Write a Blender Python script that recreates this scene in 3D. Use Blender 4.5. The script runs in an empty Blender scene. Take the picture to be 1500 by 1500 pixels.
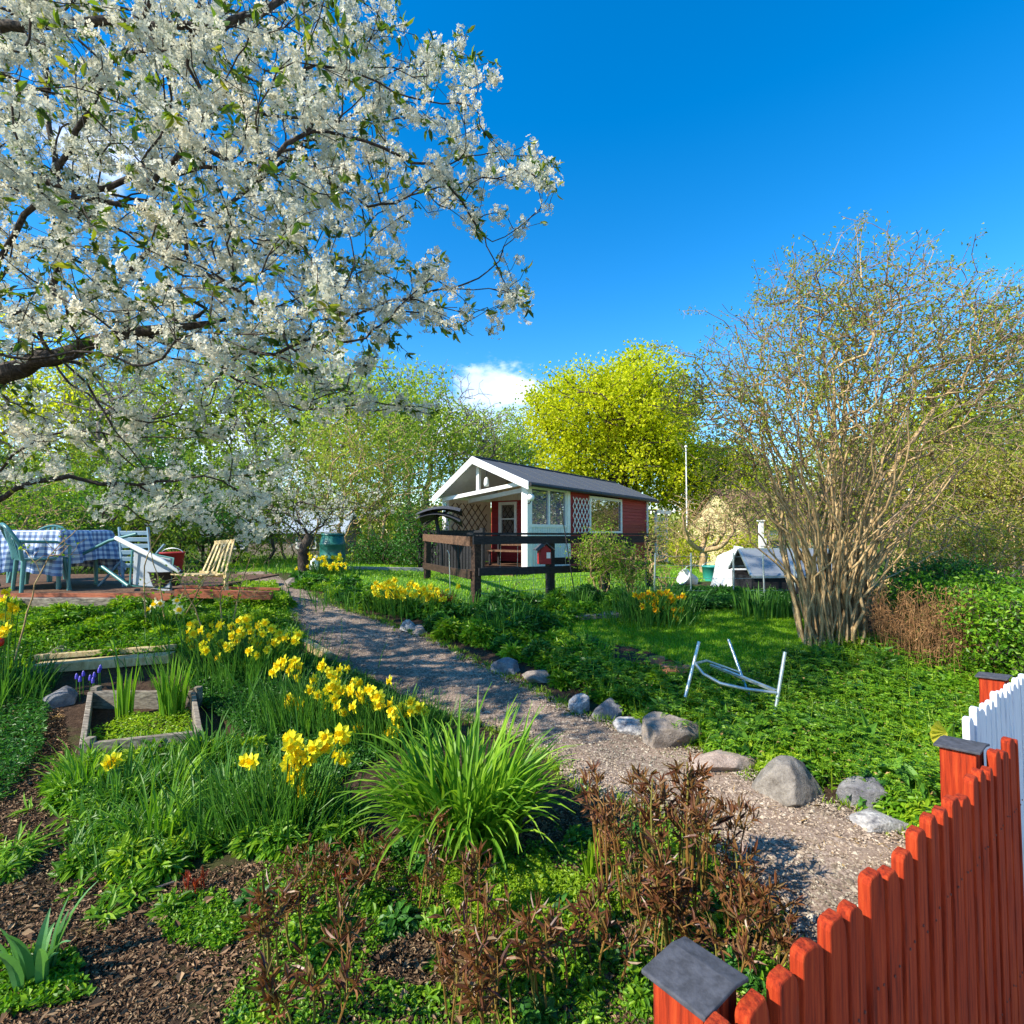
import bpy, bmesh, math
import numpy as np
from mathutils import noise as mnoise, Vector

RNG = np.random.default_rng(11)
SC = bpy.context.scene
COL = SC.collection
PI = math.pi
EYE = 1.6
PITCH = math.atan(28/750)

# ------------------------------------------------------------------ camera model / terrain
def ray(px, py):
    px = np.asarray(px, float); py = np.asarray(py, float)
    dx = (px-750)/750; dz = (750-py)/750
    c, s = math.cos(PITCH), math.sin(PITCH)
    return np.stack([dx, c-s*dz, s+c*dz], -1)

def P(px, py, Y):
    r = ray(px, py)
    t = np.asarray(Y, float)/r[..., 1]
    p = r*t[..., None]
    p[..., 2] += EYE
    return p

def sst(a, b, x):
    t = np.clip((x-a)/(b-a), 0, 1)
    return t*t*(3-2*t)

def wob(x, y, f=1.0, seed=0.0):
    return (np.sin(x*f*1.7+seed+1.3*np.sin(y*f*.9+seed*2)) + np.sin(y*f*2.1+seed*1.7+1.1*np.sin(x*f*1.3+seed))
            + .6*np.sin((x+y)*f*3.3+seed*3+np.sin((x-y)*f*2.3)))/2.6

def ter(x, y):
    x = np.asarray(x, float); y = np.asarray(y, float)
    L = 1-sst(-4.2, -1.2, x)
    h = (.62*sst(3.0, 6.6, y))*L + (.5*sst(3.5, 8.5, y))*(1-L)
    h = h - .5*sst(4, 9, x)*sst(12, 19, y)
    h = h + .018*wob(x, y, 1.1, .4)
    return h

_S = np.concatenate([np.geomspace(.4, 14, 160), np.geomspace(14.2, 120, 60)])
def G(px, py):
    px = np.atleast_1d(np.asarray(px, float)); py = np.atleast_1d(np.asarray(py, float))
    r = ray(px, py); r = r/r[:, 1:2]
    X = r[:, 0:1]*_S; Z = EYE+r[:, 2:3]*_S; Y = np.broadcast_to(_S, X.shape)
    d = Z-ter(X, Y)
    hit = d < 0
    k = np.where(hit.any(1), hit.argmax(1), len(_S)-1)
    k = np.maximum(k, 1)
    i = np.arange(len(px))
    d0 = d[i, k-1]; d1 = d[i, k]
    f = np.clip(d0/(d0-d1+1e-9), 0, 1)
    y = _S[k-1]+(_S[k]-_S[k-1])*f
    x = r[:, 0]*y
    return np.stack([x, y, ter(x, y)], 1)

def G1(px, py): return G(px, py)[0]

def inpoly(x, y, poly):
    poly = np.asarray(poly, float)
    ins = np.zeros(np.shape(x), bool)
    n = len(poly)
    for i in range(n):
        x1, y1 = poly[i][:2]; x2, y2 = poly[(i+1) % n][:2]
        if y1 == y2: continue
        c = ((y1 > y) != (y2 > y)) & (x < (x2-x1)*(y-y1)/(y2-y1)+x1)
        ins ^= c
    return ins

def sample_poly(poly, n):
    poly = np.asarray(poly)[:, :2]
    lo = poly.min(0); hi = poly.max(0)
    out = []; tot = 0
    while tot < n:
        q = lo+RNG.random((n*2, 2))*(hi-lo)
        q = q[inpoly(q[:, 0], q[:, 1], poly)]
        out.append(q); tot += len(q)
    return np.concatenate(out)[:n]

def poly_area(poly):
    p = np.asarray(poly)[:, :2]; q = np.roll(p, -1, 0)
    return abs((p[:, 0]*q[:, 1]-p[:, 1]*q[:, 0]).sum())/2

def nrm(v):
    return v/(np.linalg.norm(v, axis=-1, keepdims=True)+1e-12)

def rand_unit(n):
    return nrm(RNG.normal(size=(n, 3)))

# ------------------------------------------------------------------ mesh builder
class MB:
    def __init__(s):
        s.v = []; s.f = []; s.m = []; s.n = 0; s.uv = []
    def add(s, v, f, mi=0, uv=None):
        v = np.asarray(v, float).reshape(-1, 3)
        if isinstance(f, np.ndarray): fl = [f]
        else:
            d = {}
            for q in f: d.setdefault(len(q), []).append(q)
            fl = [np.array(a) for a in d.values()]
        for a in fl:
            s.f.append(a+s.n); s.m.append(np.full(len(a), mi))
        s.v.append(v); s.n += len(v)
        s.uv.append(uv if uv is not None else np.zeros((len(v), 2)))
        return s
    def obox(s, o, a, b, c, mi=0):
        o, a, b, c = [np.asarray(q, float) for q in (o, a, b, c)]
        if np.dot(np.cross(a, b), c) < 0: a, b = b, a
        v = [o, o+a, o+a+b, o+b, o+c, o+a+c, o+a+b+c, o+b+c]
        f = [(0, 3, 2, 1), (4, 5, 6, 7), (0, 1, 5, 4), (1, 2, 6, 5), (2, 3, 7, 6), (3, 0, 4, 7)]
        return s.add(v, f, mi)
    def box(s, x, y, z, sx, sy, sz, rz=0, mi=0):
        c, n = math.cos(rz), math.sin(rz)
        a = np.array([c, n, 0])*sx; b = np.array([-n, c, 0])*sy
        return s.obox(np.array([x, y, z])-a/2-b/2, a, b, (0, 0, sz), mi)
    def beam(s, p, q, w, h, up=(0, 0, 1), mi=0):
        p = np.asarray(p, float); q = np.asarray(q, float); d = q-p
        sd = nrm(np.cross(d, up)); u = nrm(np.cross(sd, d))
        return s.obox(p-sd*w/2-u*h/2, d, sd*w, u*h, mi)
    def tube(s, pts, r, n=8, mi=0, cap=True):
        pts = np.asarray(pts, float); k = len(pts)
        r = np.broadcast_to(np.asarray(r, float), (k,))
        t = np.gradient(pts, axis=0); t = nrm(t)
        ref = np.array([.31, .22, .93]) if abs(t[:, 2]).mean() < .8 else np.array([.93, .3, .1])
        u = nrm(np.cross(t, ref)); w = np.cross(t, u)
        a = np.arange(n)*2*PI/n
        v = pts[:, None]+r[:, None, None]*(np.cos(a)[None, :, None]*u[:, None]+np.sin(a)[None, :, None]*w[:, None])
        i = np.arange(k-1)[:, None]*n; j = np.arange(n)[None]; j2 = (j+1) % n
        f = np.stack([i+j, i+j2, i+n+j2, i+n+j], -1).reshape(-1, 4)
        s.add(v.reshape(-1, 3), f, mi)
        if cap:
            s.add(v[0], [tuple(range(n))[::-1]], mi); s.add(v[-1], [tuple(range(n))], mi)
        return s
    def lathe(s, c, prof, n=20, mi=0, axis=(0, 0, 1)):
        ax = nrm(np.asarray(axis, float))
        ref = np.array([1., 0, 0]) if abs(ax[0]) < .9 else np.array([0, 1., 0])
        u = nrm(np.cross(ax, ref)); w = np.cross(ax, u)
        a = np.arange(n)*2*PI/n
        prof = np.asarray(prof, float)
        v = np.asarray(c)+prof[:, None, 1:2]*ax+prof[:, None, 0:1]*(np.cos(a)[None, :, None]*u+np.sin(a)[None, :, None]*w)
        k = len(prof); i = np.arange(k-1)[:, None]*n; j = np.arange(n)[None]; j2 = (j+1) % n
        f = np.stack([i+j, i+j2, i+n+j2, i+n+j], -1).reshape(-1, 4)
        return s.add(v.reshape(-1, 3), f, mi)
    def mesh(s, name, mats, off=(0, 0, 0), smooth=False):
        me = bpy.data.meshes.new(name)
        v = np.concatenate(s.v)-np.asarray(off, float)
        me.vertices.add(len(v)); me.vertices.foreach_set('co', v.astype(np.float32).ravel())
        nl = sum(a.size for a in s.f); nf = sum(len(a) for a in s.f)
        li = np.concatenate([a.ravel() for a in s.f]).astype(np.int32)
        tot = np.concatenate([np.full(len(a), a.shape[1]) for a in s.f]).astype(np.int32)
        st = np.concatenate([[0], np.cumsum(tot)[:-1]]).astype(np.int32)
        me.loops.add(nl); me.loops.foreach_set('vertex_index', li)
        me.polygons.add(nf); me.polygons.foreach_set('loop_start', st)
        mi = np.concatenate(s.m).astype(np.int32)
        if mi.max() > 0: me.polygons.foreach_set('material_index', mi)
        me.polygons.foreach_set('use_smooth', np.full(nf, bool(smooth)))
        uv = np.concatenate(s.uv)
        if uv.any():
            l = me.uv_layers.new(name='UVMap'); l.data.foreach_set('uv', uv[li].astype(np.float32).ravel())
        me.update(calc_edges=True)
        for m in (mats if isinstance(mats, (list, tuple)) else [mats]): me.materials.append(m)
        return me

def wloc(o):
    v = np.zeros(3)
    while o is not None:
        v += np.array(o.location); o = o.parent
    return v

def empty(name, loc):
    o = bpy.data.objects.new(name, None); o.location = loc; o.empty_display_size = .1
    COL.objects.link(o); return o

def part(name, mb, mats, parent, smooth=False, bevel=0):
    """mesh given in world coordinates, linked as a child"""
    me = mb.mesh(name, mats, wloc(parent), smooth)
    o = bpy.data.objects.new(name, me); COL.objects.link(o); o.parent = parent
    if bevel: bev(o, bevel)
    return o

def single(name, mb, mats, loc=(0, 0, 0), smooth=False, bevel=0):
    me = mb.mesh(name, mats, loc, smooth)
    o = bpy.data.objects.new(name, me); COL.objects.link(o); o.location = loc
    if bevel: bev(o, bevel)
    return o

def bev(o, w):
    m = o.modifiers.new('bevel', 'BEVEL'); m.width = w; m.segments = 2; m.limit_method = 'ANGLE'

def tag(o, label, cat, group=None, kind=None):
    o['label'] = label; o['category'] = cat
    if group: o['group'] = group
    if kind: o['kind'] = kind
    return o

def struct(o):
    o['kind'] = 'structure'; return o

def stuff(o, label, cat):
    o['kind'] = 'stuff'; o['label'] = label; o['category'] = cat; return o

def copyobj(o, parent=None):
    c = o.copy(); COL.objects.link(c); c.parent = parent
    return c

# ------------------------------------------------------------------ vegetation primitives
def leaves(mb, pos, dr, L, W, nr=None, mi=0, fold=.25, wide=.5):
    n = len(pos); dr = nrm(dr)
    if nr is None: nr = rand_unit(n)
    sd = nrm(np.cross(dr, nr)); up = np.cross(sd, dr)
    L = np.broadcast_to(L, (n,))[:, None]; W = np.broadcast_to(W, (n,))[:, None]
    mid = pos+dr*L*wide
    v = np.stack([pos, mid+sd*W/2+up*W*fold, pos+dr*L-up*L*.08, mid-sd*W/2+up*W*fold], 1).reshape(-1, 3)
    f = (np.arange(n)[:, None]*4+np.array([0, 1, 2, 3])[None])
    mb.add(v, f, mi)

def leaves6(mb, pos, dr, L, W, nr=None, mi=0, fold=.2, droop=.25):
    """near leaves: folded along the midrib and bent, two quads and two triangles"""
    n = len(pos); dr = nrm(dr)
    if nr is None: nr = rand_unit(n)
    sd = nrm(np.cross(dr, nr)); up = np.cross(sd, dr)
    L = np.broadcast_to(L, (n,))[:, None]; W = np.broadcast_to(W, (n,))[:, None]
    def pt(a, b, c): return pos+dr*L*a+sd*W*b+up*(W*c)-up*L*droop*a*a
    v = np.stack([pt(0, 0, 0), pt(.3, .42, fold), pt(.33, 0, 0), pt(.3, -.42, fold),
                  pt(.68, .4, fold), pt(.7, 0, 0), pt(.68, -.4, fold), pt(1, 0, 0)], 1).reshape(-1, 3)
    b = np.arange(n)[:, None]*8
    q = np.concatenate([b+np.array([1, 2, 5, 4]), b+np.array([2, 3, 6, 5])])
    t = np.concatenate([b+np.array([0, 2, 1]), b+np.array([0, 3, 2]), b+np.array([4, 5, 7]), b+np.array([5, 6, 7])])
    n0 = mb.n
    mb.add(v, q, mi); mb.f.append(t+n0); mb.m.append(np.full(len(t), mi))

def blades(mb, base, az, t0, t1, L, W, k=5, fold=.0, mi=0, blunt=.0, pw=1.3):
    n = len(base); s = np.linspace(0, 1, k+1)
    b = lambda q: np.broadcast_to(np.asarray(q, float), (n,))
    az, t0, t1, L, W = map(b, (az, t0, t1, L, W))
    tilt = t0[:, None]+(t1-t0)[:, None]*s[None]**pw
    mt = (tilt[:, 1:]+tilt[:, :-1])/2
    h = np.stack([np.cos(az), np.sin(az), np.zeros(n)], 1)
    step = h[:, None]*np.sin(mt)[..., None]+np.array([0, 0, 1.])*np.cos(mt)[..., None]
    step = step*(L/k)[:, None, None]
    pts = np.concatenate([base[:, None], base[:, None]+np.cumsum(step, 1)], 1)
    tw = RNG.normal(0, .35, n)
    sd0 = np.stack([-np.sin(az+tw), np.cos(az+tw), np.zeros(n)], 1)
    w = (np.minimum(1, .5+2.2*s)*np.maximum(1-s**3, blunt))[None]*W[:, None]/2
    w[:, -1] = np.maximum(w[:, -1], W*.04)
    sd = sd0[:, None]*w[..., None]
    if fold:
        d = h[:, None]*np.sin(tilt)[..., None]+np.array([0, 0, 1.])*np.cos(tilt)[..., None]
        up = np.cross(nrm(sd), d)
        mid = pts-up*(w*fold*2)[..., None]*-1
        v = np.stack([pts-sd, mid, pts+sd], 2).reshape(-1, 3); m = 3
    else:
        v = np.stack([pts-sd, pts+sd], 2).reshape(-1, 3); m = 2
    i = (np.arange(n)[:, None]*(k+1)+np.arange(k)[None]).ravel()*m
    f = [np.stack([i+c, i+c+1, i+m+c+1, i+m+c], 1) for c in range(m-1)]
    mb.add(v, np.concatenate(f), mi)
    return pts

class Skel:
    """branching skeleton grown out to target points"""
    def __init__(s, cap=60000):
        s.p = np.zeros((cap, 3)); s.d = np.zeros((cap, 3)); s.par = np.full(cap, -1); s.rmin = np.zeros(cap); s.n = 0
    def node(s, p, par, rmin=0):
        i = s.n; s.p[i] = p; s.par[i] = par; s.rmin[i] = rmin
        s.d[i] = nrm(s.p[i]-s.p[par]) if par >= 0 else (0, 0, 1)
        s.n += 1; return i
    def line(s, pts, par=-1, r0=0, r1=0, step=.15, wig=.015):
        pts = [np.asarray(q, float) for q in pts]
        if par >= 0: pts = [s.p[par].copy()]+pts
        pts = np.array(pts); k = len(pts)
        # catmull-rom
        ext = np.vstack([2*pts[0]-pts[1], pts, 2*pts[-1]-pts[-2]])
        out = []
        for i in range(k-1):
            a, b, c, d = ext[i:i+4]; m = max(1, int(np.linalg.norm(c-b)/step))
            for j in range(m):
                t = j/m
                out.append(.5*((2*b)+(-a+c)*t+(2*a-5*b+4*c-d)*t*t+(-a+3*b-3*c+d)*t**3))
        out.append(pts[-1]); out = np.array(out)
        rr = np.linspace(r0, r1, len(out)); ids = []
        for j, q in enumerate(out):
            if j == 0 and par >= 0: ids.append(par); continue
            q = q+RNG.normal(0, wig, 3)*(0 < j < len(out)-1)
            par = s.node(q, par, rr[j]); ids.append(par)
        return ids
    def nearest(s, p):
        return int(np.argmin(((s.p[:s.n]-p)**2).sum(1)))
    def grow(s, T, step=.1, turn=.6, wig=.01, droop=0, up=0):
        for t in T:
            n = s.n
            q = 1 if n < 6000 else 3; o = n % q
            v = t-s.p[o:n:q]; L = np.sqrt(np.einsum('ij,ij->i', v, v))+1e-6
            cs = np.einsum('ij,ij->i', v, s.d[o:n:q])/L
            ii = int(np.argmin(L*(1+turn*(1-cs)))); Li = L[ii]; vi = v[ii]; i = o+ii*q
            if Li < step*.5: continue
            k = max(2, int(Li/step)); a = s.p[i]; d0 = s.d[i]*Li*.7
            d1 = nrm(vi+np.array([0, 0, (up-droop)*Li]))*Li*.7
            par = i
            for j in range(1, k+1):
                u = j/k; h = 2*u**3-3*u**2+1
                q = h*a+(u**3-2*u**2+u)*d0+(1-h)*t+(u**3-u**2)*d1
                if j < k: q = q+RNG.normal(0, wig, 3)
                par = s.node(q, par)
                if s.n >= len(s.p)-2: return
    def radii(s, r0, ex):
        n = s.n; cnt = np.zeros(n); child = np.zeros(n, int)
        par = s.par[:n]
        for i in range(n-1, -1, -1):
            if child[i] == 0: cnt[i] = 1
            if par[i] >= 0: cnt[par[i]] += cnt[i]; child[par[i]] += 1
        s.cnt = cnt; s.child = child
        s.r = np.maximum(r0*cnt**ex, s.rmin[:n])
        return s.r
    def tubes(s, mb, n=5, mi=0, thin=None):
        N = s.n; par = s.par[:N]; r = s.r; p = s.p[:N]; d = s.d[:N]
        best = np.full(N, -1)
        for i in range(N):
            q = par[i]
            if q >= 0 and (best[q] < 0 or s.cnt[i] > s.cnt[best[q]]): best[q] = i
        dd = d.copy(); ok = best >= 0
        dd[ok] = nrm(d[ok]+d[best[ok]])
        dd[par < 0] = d[best[par < 0]]
        ref = nrm(np.array([.35, .9, .28])); a = np.arange(n)*2*PI/n
        def rings(c, dr, rr):
            u = nrm(np.cross(dr, ref)); w = np.cross(dr, u)
            return (c[:, None]+rr[:, None, None]*(np.cos(a)[None, :, None]*u[:, None]+np.sin(a)[None, :, None]*w[:, None])).reshape(-1, 3)
        V = rings(p, dd, r)
        i = np.where(par >= 0)[0]; q = par[i]; main = best[q] == i
        side = i[~main]
        V2 = rings(p[par[side]], d[side], np.minimum(r[side]*1.15, r[par[side]]))
        st = q*n
        st[~main] = N*n+np.arange(len(side))*n
        j = np.arange(n)[None]; j2 = (j+1) % n
        A = st[:, None]; B = (i*n)[:, None]
        f = np.stack([A+j, A+j2, B+j2, B+j], -1).reshape(-1, 4)
        mb.add(np.vstack([V, V2]), f, mi)
        if thin is not None: mb.m[-1] = np.repeat((r[i] < thin).astype(int), n)

# ------------------------------------------------------------------ materials
def mat(name):
    m = bpy.data.materials.new(name); m.use_nodes = True
    nt = m.node_tree; nt.nodes.clear()
    return m, nt.nodes, nt.links, nt.nodes.new('ShaderNodeOutputMaterial')

def rgb(c): return (c[0], c[1], c[2], 1)

def ramp(N, L, src, cols, pos=None):
    r = N.new('ShaderNodeValToRGB'); e = r.color_ramp.elements
    pos = pos or [i/(len(cols)-1) for i in range(len(cols))]
    for i in range(len(cols)-2): e.new(.5)
    for i, (c, p) in enumerate(zip(cols, pos)): e[i].position = p; e[i].color = rgb(c)
    L.new(src, r.inputs[0]); return r.outputs[0]

def coords(N, L, scale=(1, 1, 1), kind='Object', rot=(0, 0, 0)):
    t = N.new('ShaderNodeTexCoord'); mp = N.new('ShaderNodeMapping')
    mp.inputs['Scale'].default_value = scale; mp.inputs['Rotation'].default_value = rot
    L.new(t.outputs[kind], mp.inputs[0]); return mp.outputs[0]

def noise(N, L, vec, scale, detail=4, rough=.6):
    t = N.new('ShaderNodeTexNoise'); t.inputs['Scale'].default_value = scale
    t.inputs['Detail'].default_value = detail; t.inputs['Roughness'].default_value = rough
    if vec is not None: L.new(vec, t.inputs['Vector'])
    return t.outputs['Fac']

def mixc(N, L, f, a, b, typ='MIX'):
    m = N.new('ShaderNodeMix'); m.data_type = 'RGBA'; m.blend_type = typ
    for s, q in ((0, f), (6, a), (7, b)):
        if isinstance(q, (int, float)): m.inputs[s].default_value = q
        elif isinstance(q, (tuple, list)): m.inputs[s].default_value = rgb(q)
        else: L.new(q, m.inputs[s])
    return m.outputs[2]

def bump(N, L, h, strength=.4, dist=.01):
    b = N.new('ShaderNodeBump'); b.inputs['Strength'].default_value = strength; b.inputs['Distance'].default_value = dist
    L.new(h, b.inputs['Height']); return b.outputs[0]

def leaf_mat(name, cols, trans=.35, rough=.45, spec=.35, tint=1.25, tcol=None):
    m, N, L, out = mat(name)
    g = N.new('ShaderNodeNewGeometry')
    c = ramp(N, L, g.outputs['Random Per Island'], cols)
    nz = noise(N, L, coords(N, L), 1.7, 3)
    v = ramp(N, L, nz, [(.72, .78, .72), (1.2, 1.15, 1.05)], [.35, .7])
    c = mixc(N, L, 1.0, c, v, 'MULTIPLY')
    b = N.new('ShaderNodeBsdfPrincipled'); b.inputs['Roughness'].default_value = rough
    b.inputs['Specular IOR Level'].default_value = spec
    L.new(c, b.inputs['Base Color'])
    t = N.new('ShaderNodeBsdfTranslucent')
    c2 = mixc(N, L, 1.0, c, tcol or (tint*1.15, tint*1.2, tint*.6), 'MULTIPLY'); L.new(c2, t.inputs[0])
    x = N.new('ShaderNodeMixShader'); x.inputs[0].default_value = trans
    L.new(b.outputs[0], x.inputs[1]); L.new(t.outputs[0], x.inputs[2]); L.new(x.outputs[0], out.inputs[0])
    return m

def plain(name, c, rough=.5, metal=0, var=.12, scale=12, bmp=.15, spec=.5, stretch=(1, 1, 1), c2=None):
    m, N, L, out = mat(name)
    b = N.new('ShaderNodeBsdfPrincipled'); v = coords(N, L, stretch)
    nz = noise(N, L, v, scale, 6)
    hi = tuple(min(1, q*(1+var)) for q in c); lo = tuple(q*(1-var) for q in c) if c2 is None else c2
    L.new(ramp(N, L, nz, [lo, hi], [.35, .65]), b.inputs['Base Color'])
    b.inputs['Roughness'].default_value = rough; b.inputs['Metallic'].default_value = metal
    b.inputs['Specular IOR Level'].default_value = spec
    if bmp: L.new(bump(N, L, nz, bmp, .005), b.inputs['Normal'])
    L.new(b.outputs[0], out.inputs[0]); return m

def bark(name, cols, scale=30, bmp=.6):
    m, N, L, out = mat(name)
    b = N.new('ShaderNodeBsdfPrincipled'); v = coords(N, L, (1, 1, .35))
    nz = noise(N, L, v, scale, 8, .7)
    n2 = noise(N, L, coords(N, L), 3, 3)
    c = ramp(N, L, nz, cols, [.34, .5, .66])
    c = mixc(N, L, 1.0, c, ramp(N, L, n2, [(.75, .75, .75), (1.15, 1.15, 1.1)], [.35, .65]), 'MULTIPLY')
    L.new(c, b.inputs['Base Color'])
    b.inputs['Roughness'].default_value = .85; b.inputs['Specular IOR Level'].default_value = .2
    L.new(bump(N, L, nz, bmp, .01), b.inputs['Normal']); L.new(b.outputs[0], out.inputs[0]); return m

def wood(name, cols, rough=.75, grain=(14, 14, 1.2), scale=6, bmp=.5, wear=None):
    m, N, L, out = mat(name)
    b = N.new('ShaderNodeBsdfPrincipled'); v = coords(N, L, grain)
    nz = noise(N, L, v, scale, 8, .65)
    c = ramp(N, L, nz, cols, [.34, .5, .66])
    g = N.new('ShaderNodeNewGeometry')
    isl = ramp(N, L, g.outputs['Random Per Island'], [(.8, .8, .8), (1.12, 1.1, 1.08)])
    c = mixc(N, L, 1.0, c, isl, 'MULTIPLY')
    if wear:
        w = noise(N, L, coords(N, L, (3, 3, 1)), 7, 9, .75)
        f = ramp(N, L, w, [(0, 0, 0), (1, 1, 1)], [.6, .68])
        c = mixc(N, L, f, c, wear)
    L.new(c, b.inputs['Base Color']); b.inputs['Roughness'].default_value = rough
    b.inputs['Specular IOR Level'].default_value = .25
    L.new(bump(N, L, nz, bmp, .004), b.inputs['Normal']); L.new(b.outputs[0], out.inputs[0]); return m
# ------------------------------------------------------------------ camera, sun, sky
cam = bpy.data.cameras.new('camera'); co = bpy.data.objects.new('camera', cam); COL.objects.link(co)
cam.sensor_width = 36; cam.lens = 18; cam.clip_end = 2000; cam.clip_start = .02
co.location = (0, 0, EYE); co.rotation_euler = (PI/2+PITCH, 0, 0); SC.camera = co
EL = math.radians(39); SX, SY = -.88, -.50
hh = math.hypot(SX, SY); SX /= hh; SY /= hh
sun = bpy.data.lights.new('sun', 'SUN'); so = bpy.data.objects.new('sun', sun); COL.objects.link(so)
sun.energy = 5.0; sun.angle = math.radians(.5); sun.color = (1, .93, .80)
sd = Vector((SX*math.cos(EL), SY*math.cos(EL), math.sin(EL)))
so.rotation_euler = sd.to_track_quat('Z', 'Y').to_euler()
W = bpy.data.worlds.new('World'); SC.world = W; W.use_nodes = True
N = W.node_tree.nodes; L = W.node_tree.links; N.clear()
out = N.new('ShaderNodeOutputWorld'); bg = N.new('ShaderNodeBackground'); bg.inputs[1].default_value = .15
sky = N.new('ShaderNodeTexSky'); sky.sky_type = 'NISHITA'; sky.sun_disc = False
sky.sun_elevation = EL; sky.sun_rotation = math.atan2(SX, SY) % (2*PI)
sky.air_density = 1.0; sky.dust_density = .1; sky.ozone_density = 2.2
hs = N.new('ShaderNodeHueSaturation'); hs.inputs['Saturation'].default_value = 1.45; hs.inputs['Hue'].default_value = .500; hs.inputs['Value'].default_value = 1.12
L.new(sky.outputs[0], hs.inputs['Color'])
# real small fair-weather clouds low over the trees
tc = N.new('ShaderNodeTexCoord')
def cloudmask(px, py, sx, sz, thr, seed):
    r = nrm(ray(px, py))
    s = N.new('ShaderNodeVectorMath'); s.operation = 'SUBTRACT'; s.inputs[1].default_value = r
    L.new(tc.outputs['Generated'], s.inputs[0])
    k = N.new('ShaderNodeVectorMath'); k.operation = 'MULTIPLY'; k.inputs[1].default_value = (1/sx, .6/sx, 1/sz)
    L.new(s.outputs[0], k.inputs[0])
    ln = N.new('ShaderNodeVectorMath'); ln.operation = 'LENGTH'; L.new(k.outputs[0], ln.inputs[0])
    t = N.new('ShaderNodeTexNoise'); t.inputs['Scale'].default_value = 1.7; t.inputs['Detail'].default_value = 9
    t.inputs['Roughness'].default_value = .58
    ad = N.new('ShaderNodeVectorMath'); ad.inputs[1].default_value = (seed, seed*2, 0); L.new(k.outputs[0], ad.inputs[0])
    L.new(ad.outputs[0], t.inputs['Vector'])
    m1 = N.new('ShaderNodeMath'); m1.operation = 'MULTIPLY_ADD'; m1.inputs[1].default_value = 2.2
    L.new(t.outputs['Fac'], m1.inputs[0]); m1.inputs[2].default_value = -1.1
    m2 = N.new('ShaderNodeMath'); m2.operation = 'SUBTRACT'; L.new(m1.outputs[0], m2.inputs[0]); L.new(ln.outputs['Value'], m2.inputs[1])
    m3 = N.new('ShaderNodeMapRange'); m3.inputs[1].default_value = -1.0-thr; m3.inputs[2].default_value = -.25-thr
    m3.interpolation_type = 'SMOOTHSTEP'
    L.new(m2.outputs[0], m3.inputs[0]); return m3.outputs[0]
masks = [cloudmask(722, 566, .075, .042, .22, 1.3), cloudmask(762, 574, .06, .032, .2, 3.3), cloudmask(728, 612, .14, .050, .3, 4.1),
         cloudmask(130, 225, .10, .05, -.15, 7.7), cloudmask(300, 640, .30, .10, 0, 2.2), cloudmask(1120, 735, .3, .06, 0, 9.1),
         cloudmask(640, 640, .12, .05, .1, 5.5)]
c = hs.outputs[0]
for i, mk in enumerate(masks):
    f = N.new('ShaderNodeMath'); f.operation = 'MULTIPLY'; f.inputs[1].default_value = .62 if i != 2 else .4; L.new(mk, f.inputs[0])
    c = mixc(N, L, f.outputs[0], c, (5.6, 6.1, 7.2))
L.new(c, bg.inputs[0]); L.new(bg.outputs[0], out.inputs[0])
SC.view_settings.view_transform = 'Standard'; SC.view_settings.look = 'None'
SC.view_settings.exposure = .80; SC.view_settings.gamma = 1
SC.cycles.max_bounces = 7; SC.cycles.diffuse_bounces = 3; SC.cycles.transmission_bounces = 4; SC.cycles.transparent_max_bounces = 8
SC.cycles.use_denoising = True

# ------------------------------------------------------------------ shared materials
GREEN = [(.045, .13, .006), (.10, .25, .010), (.17, .34, .014), (.28, .44, .025)]
M = {}
M['herb'] = leaf_mat('herb_leaf', GREEN, .35)
M['herb2'] = leaf_mat('herb_leaf_light', [(.13, .26, .010), (.25, .40, .015), (.38, .50, .03)], .4)
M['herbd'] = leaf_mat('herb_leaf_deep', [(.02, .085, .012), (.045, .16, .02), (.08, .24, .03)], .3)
M['grass'] = leaf_mat('lawn_grass', [(.12, .28, .008), (.22, .42, .012), (.34, .52, .02)], .35)
M['strap'] = leaf_mat('strap_leaf', [(.10, .24, .018), (.19, .37, .025), (.31, .48, .04)], .35, .42, .3)
M['daffleaf'] = leaf_mat('daffodil_leaf', [(.05, .15, .025), (.09, .23, .03), (.15, .32, .04)], .3, .45, .3)
M['glauc'] = leaf_mat('glaucous_leaf', [(.09, .24, .08), (.15, .33, .11)], .3, .35, .5)
M['yleaf'] = leaf_mat('maple_leaf', [(.36, .41, .010), (.56, .58, .014), (.72, .69, .03)], .5, .5, .25)
M['paleleaf'] = leaf_mat('spring_leaf', [(.22, .32, .04), (.36, .46, .06), (.48, .56, .10)], .45, .5, .25)
M['midleaf'] = leaf_mat('bush_leaf', [(.10, .19, .02), (.20, .31, .03), (.32, .41, .05)], .4)
M['oliveleaf'] = leaf_mat('olive_leaf', [(.16, .22, .02), (.30, .34, .04), (.44, .44, .06)], .4)
M['tangleleaf'] = leaf_mat('tangle_leaf', [(.20, .23, .02), (.38, .38, .05), (.52, .48, .10)], .4)
M['cleaf'] = leaf_mat('cherry_leaf', [(.03, .075, .008), (.07, .14, .012), (.16, .24, .02), (.26, .25, .03)], .45, .35, .5)
M['petal'] = leaf_mat('cherry_petal', [(.72, .69, .60), (.84, .81, .73)], .42, .6, .1, tcol=(.95, .95, .92))
M['brownleaf'] = leaf_mat('peony_leaf', [(.09, .030, .018), (.17, .06, .028), (.27, .11, .04), (.13, .10, .03)], .25, .4, .5)
M['redshoot'] = leaf_mat('red_shoot', [(.25, .035, .02), (.45, .07, .03)], .3)
M['mulch'] = leaf_mat('mulch_bit', [(.05, .028, .018), (.14, .075, .042), (.25, .15, .09), (.38, .26, .16)], 0, .8, .15)
M['straw'] = leaf_mat('dry_grass', [(.35, .22, .09), (.50, .34, .15)], .2, .7, .2)
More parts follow.
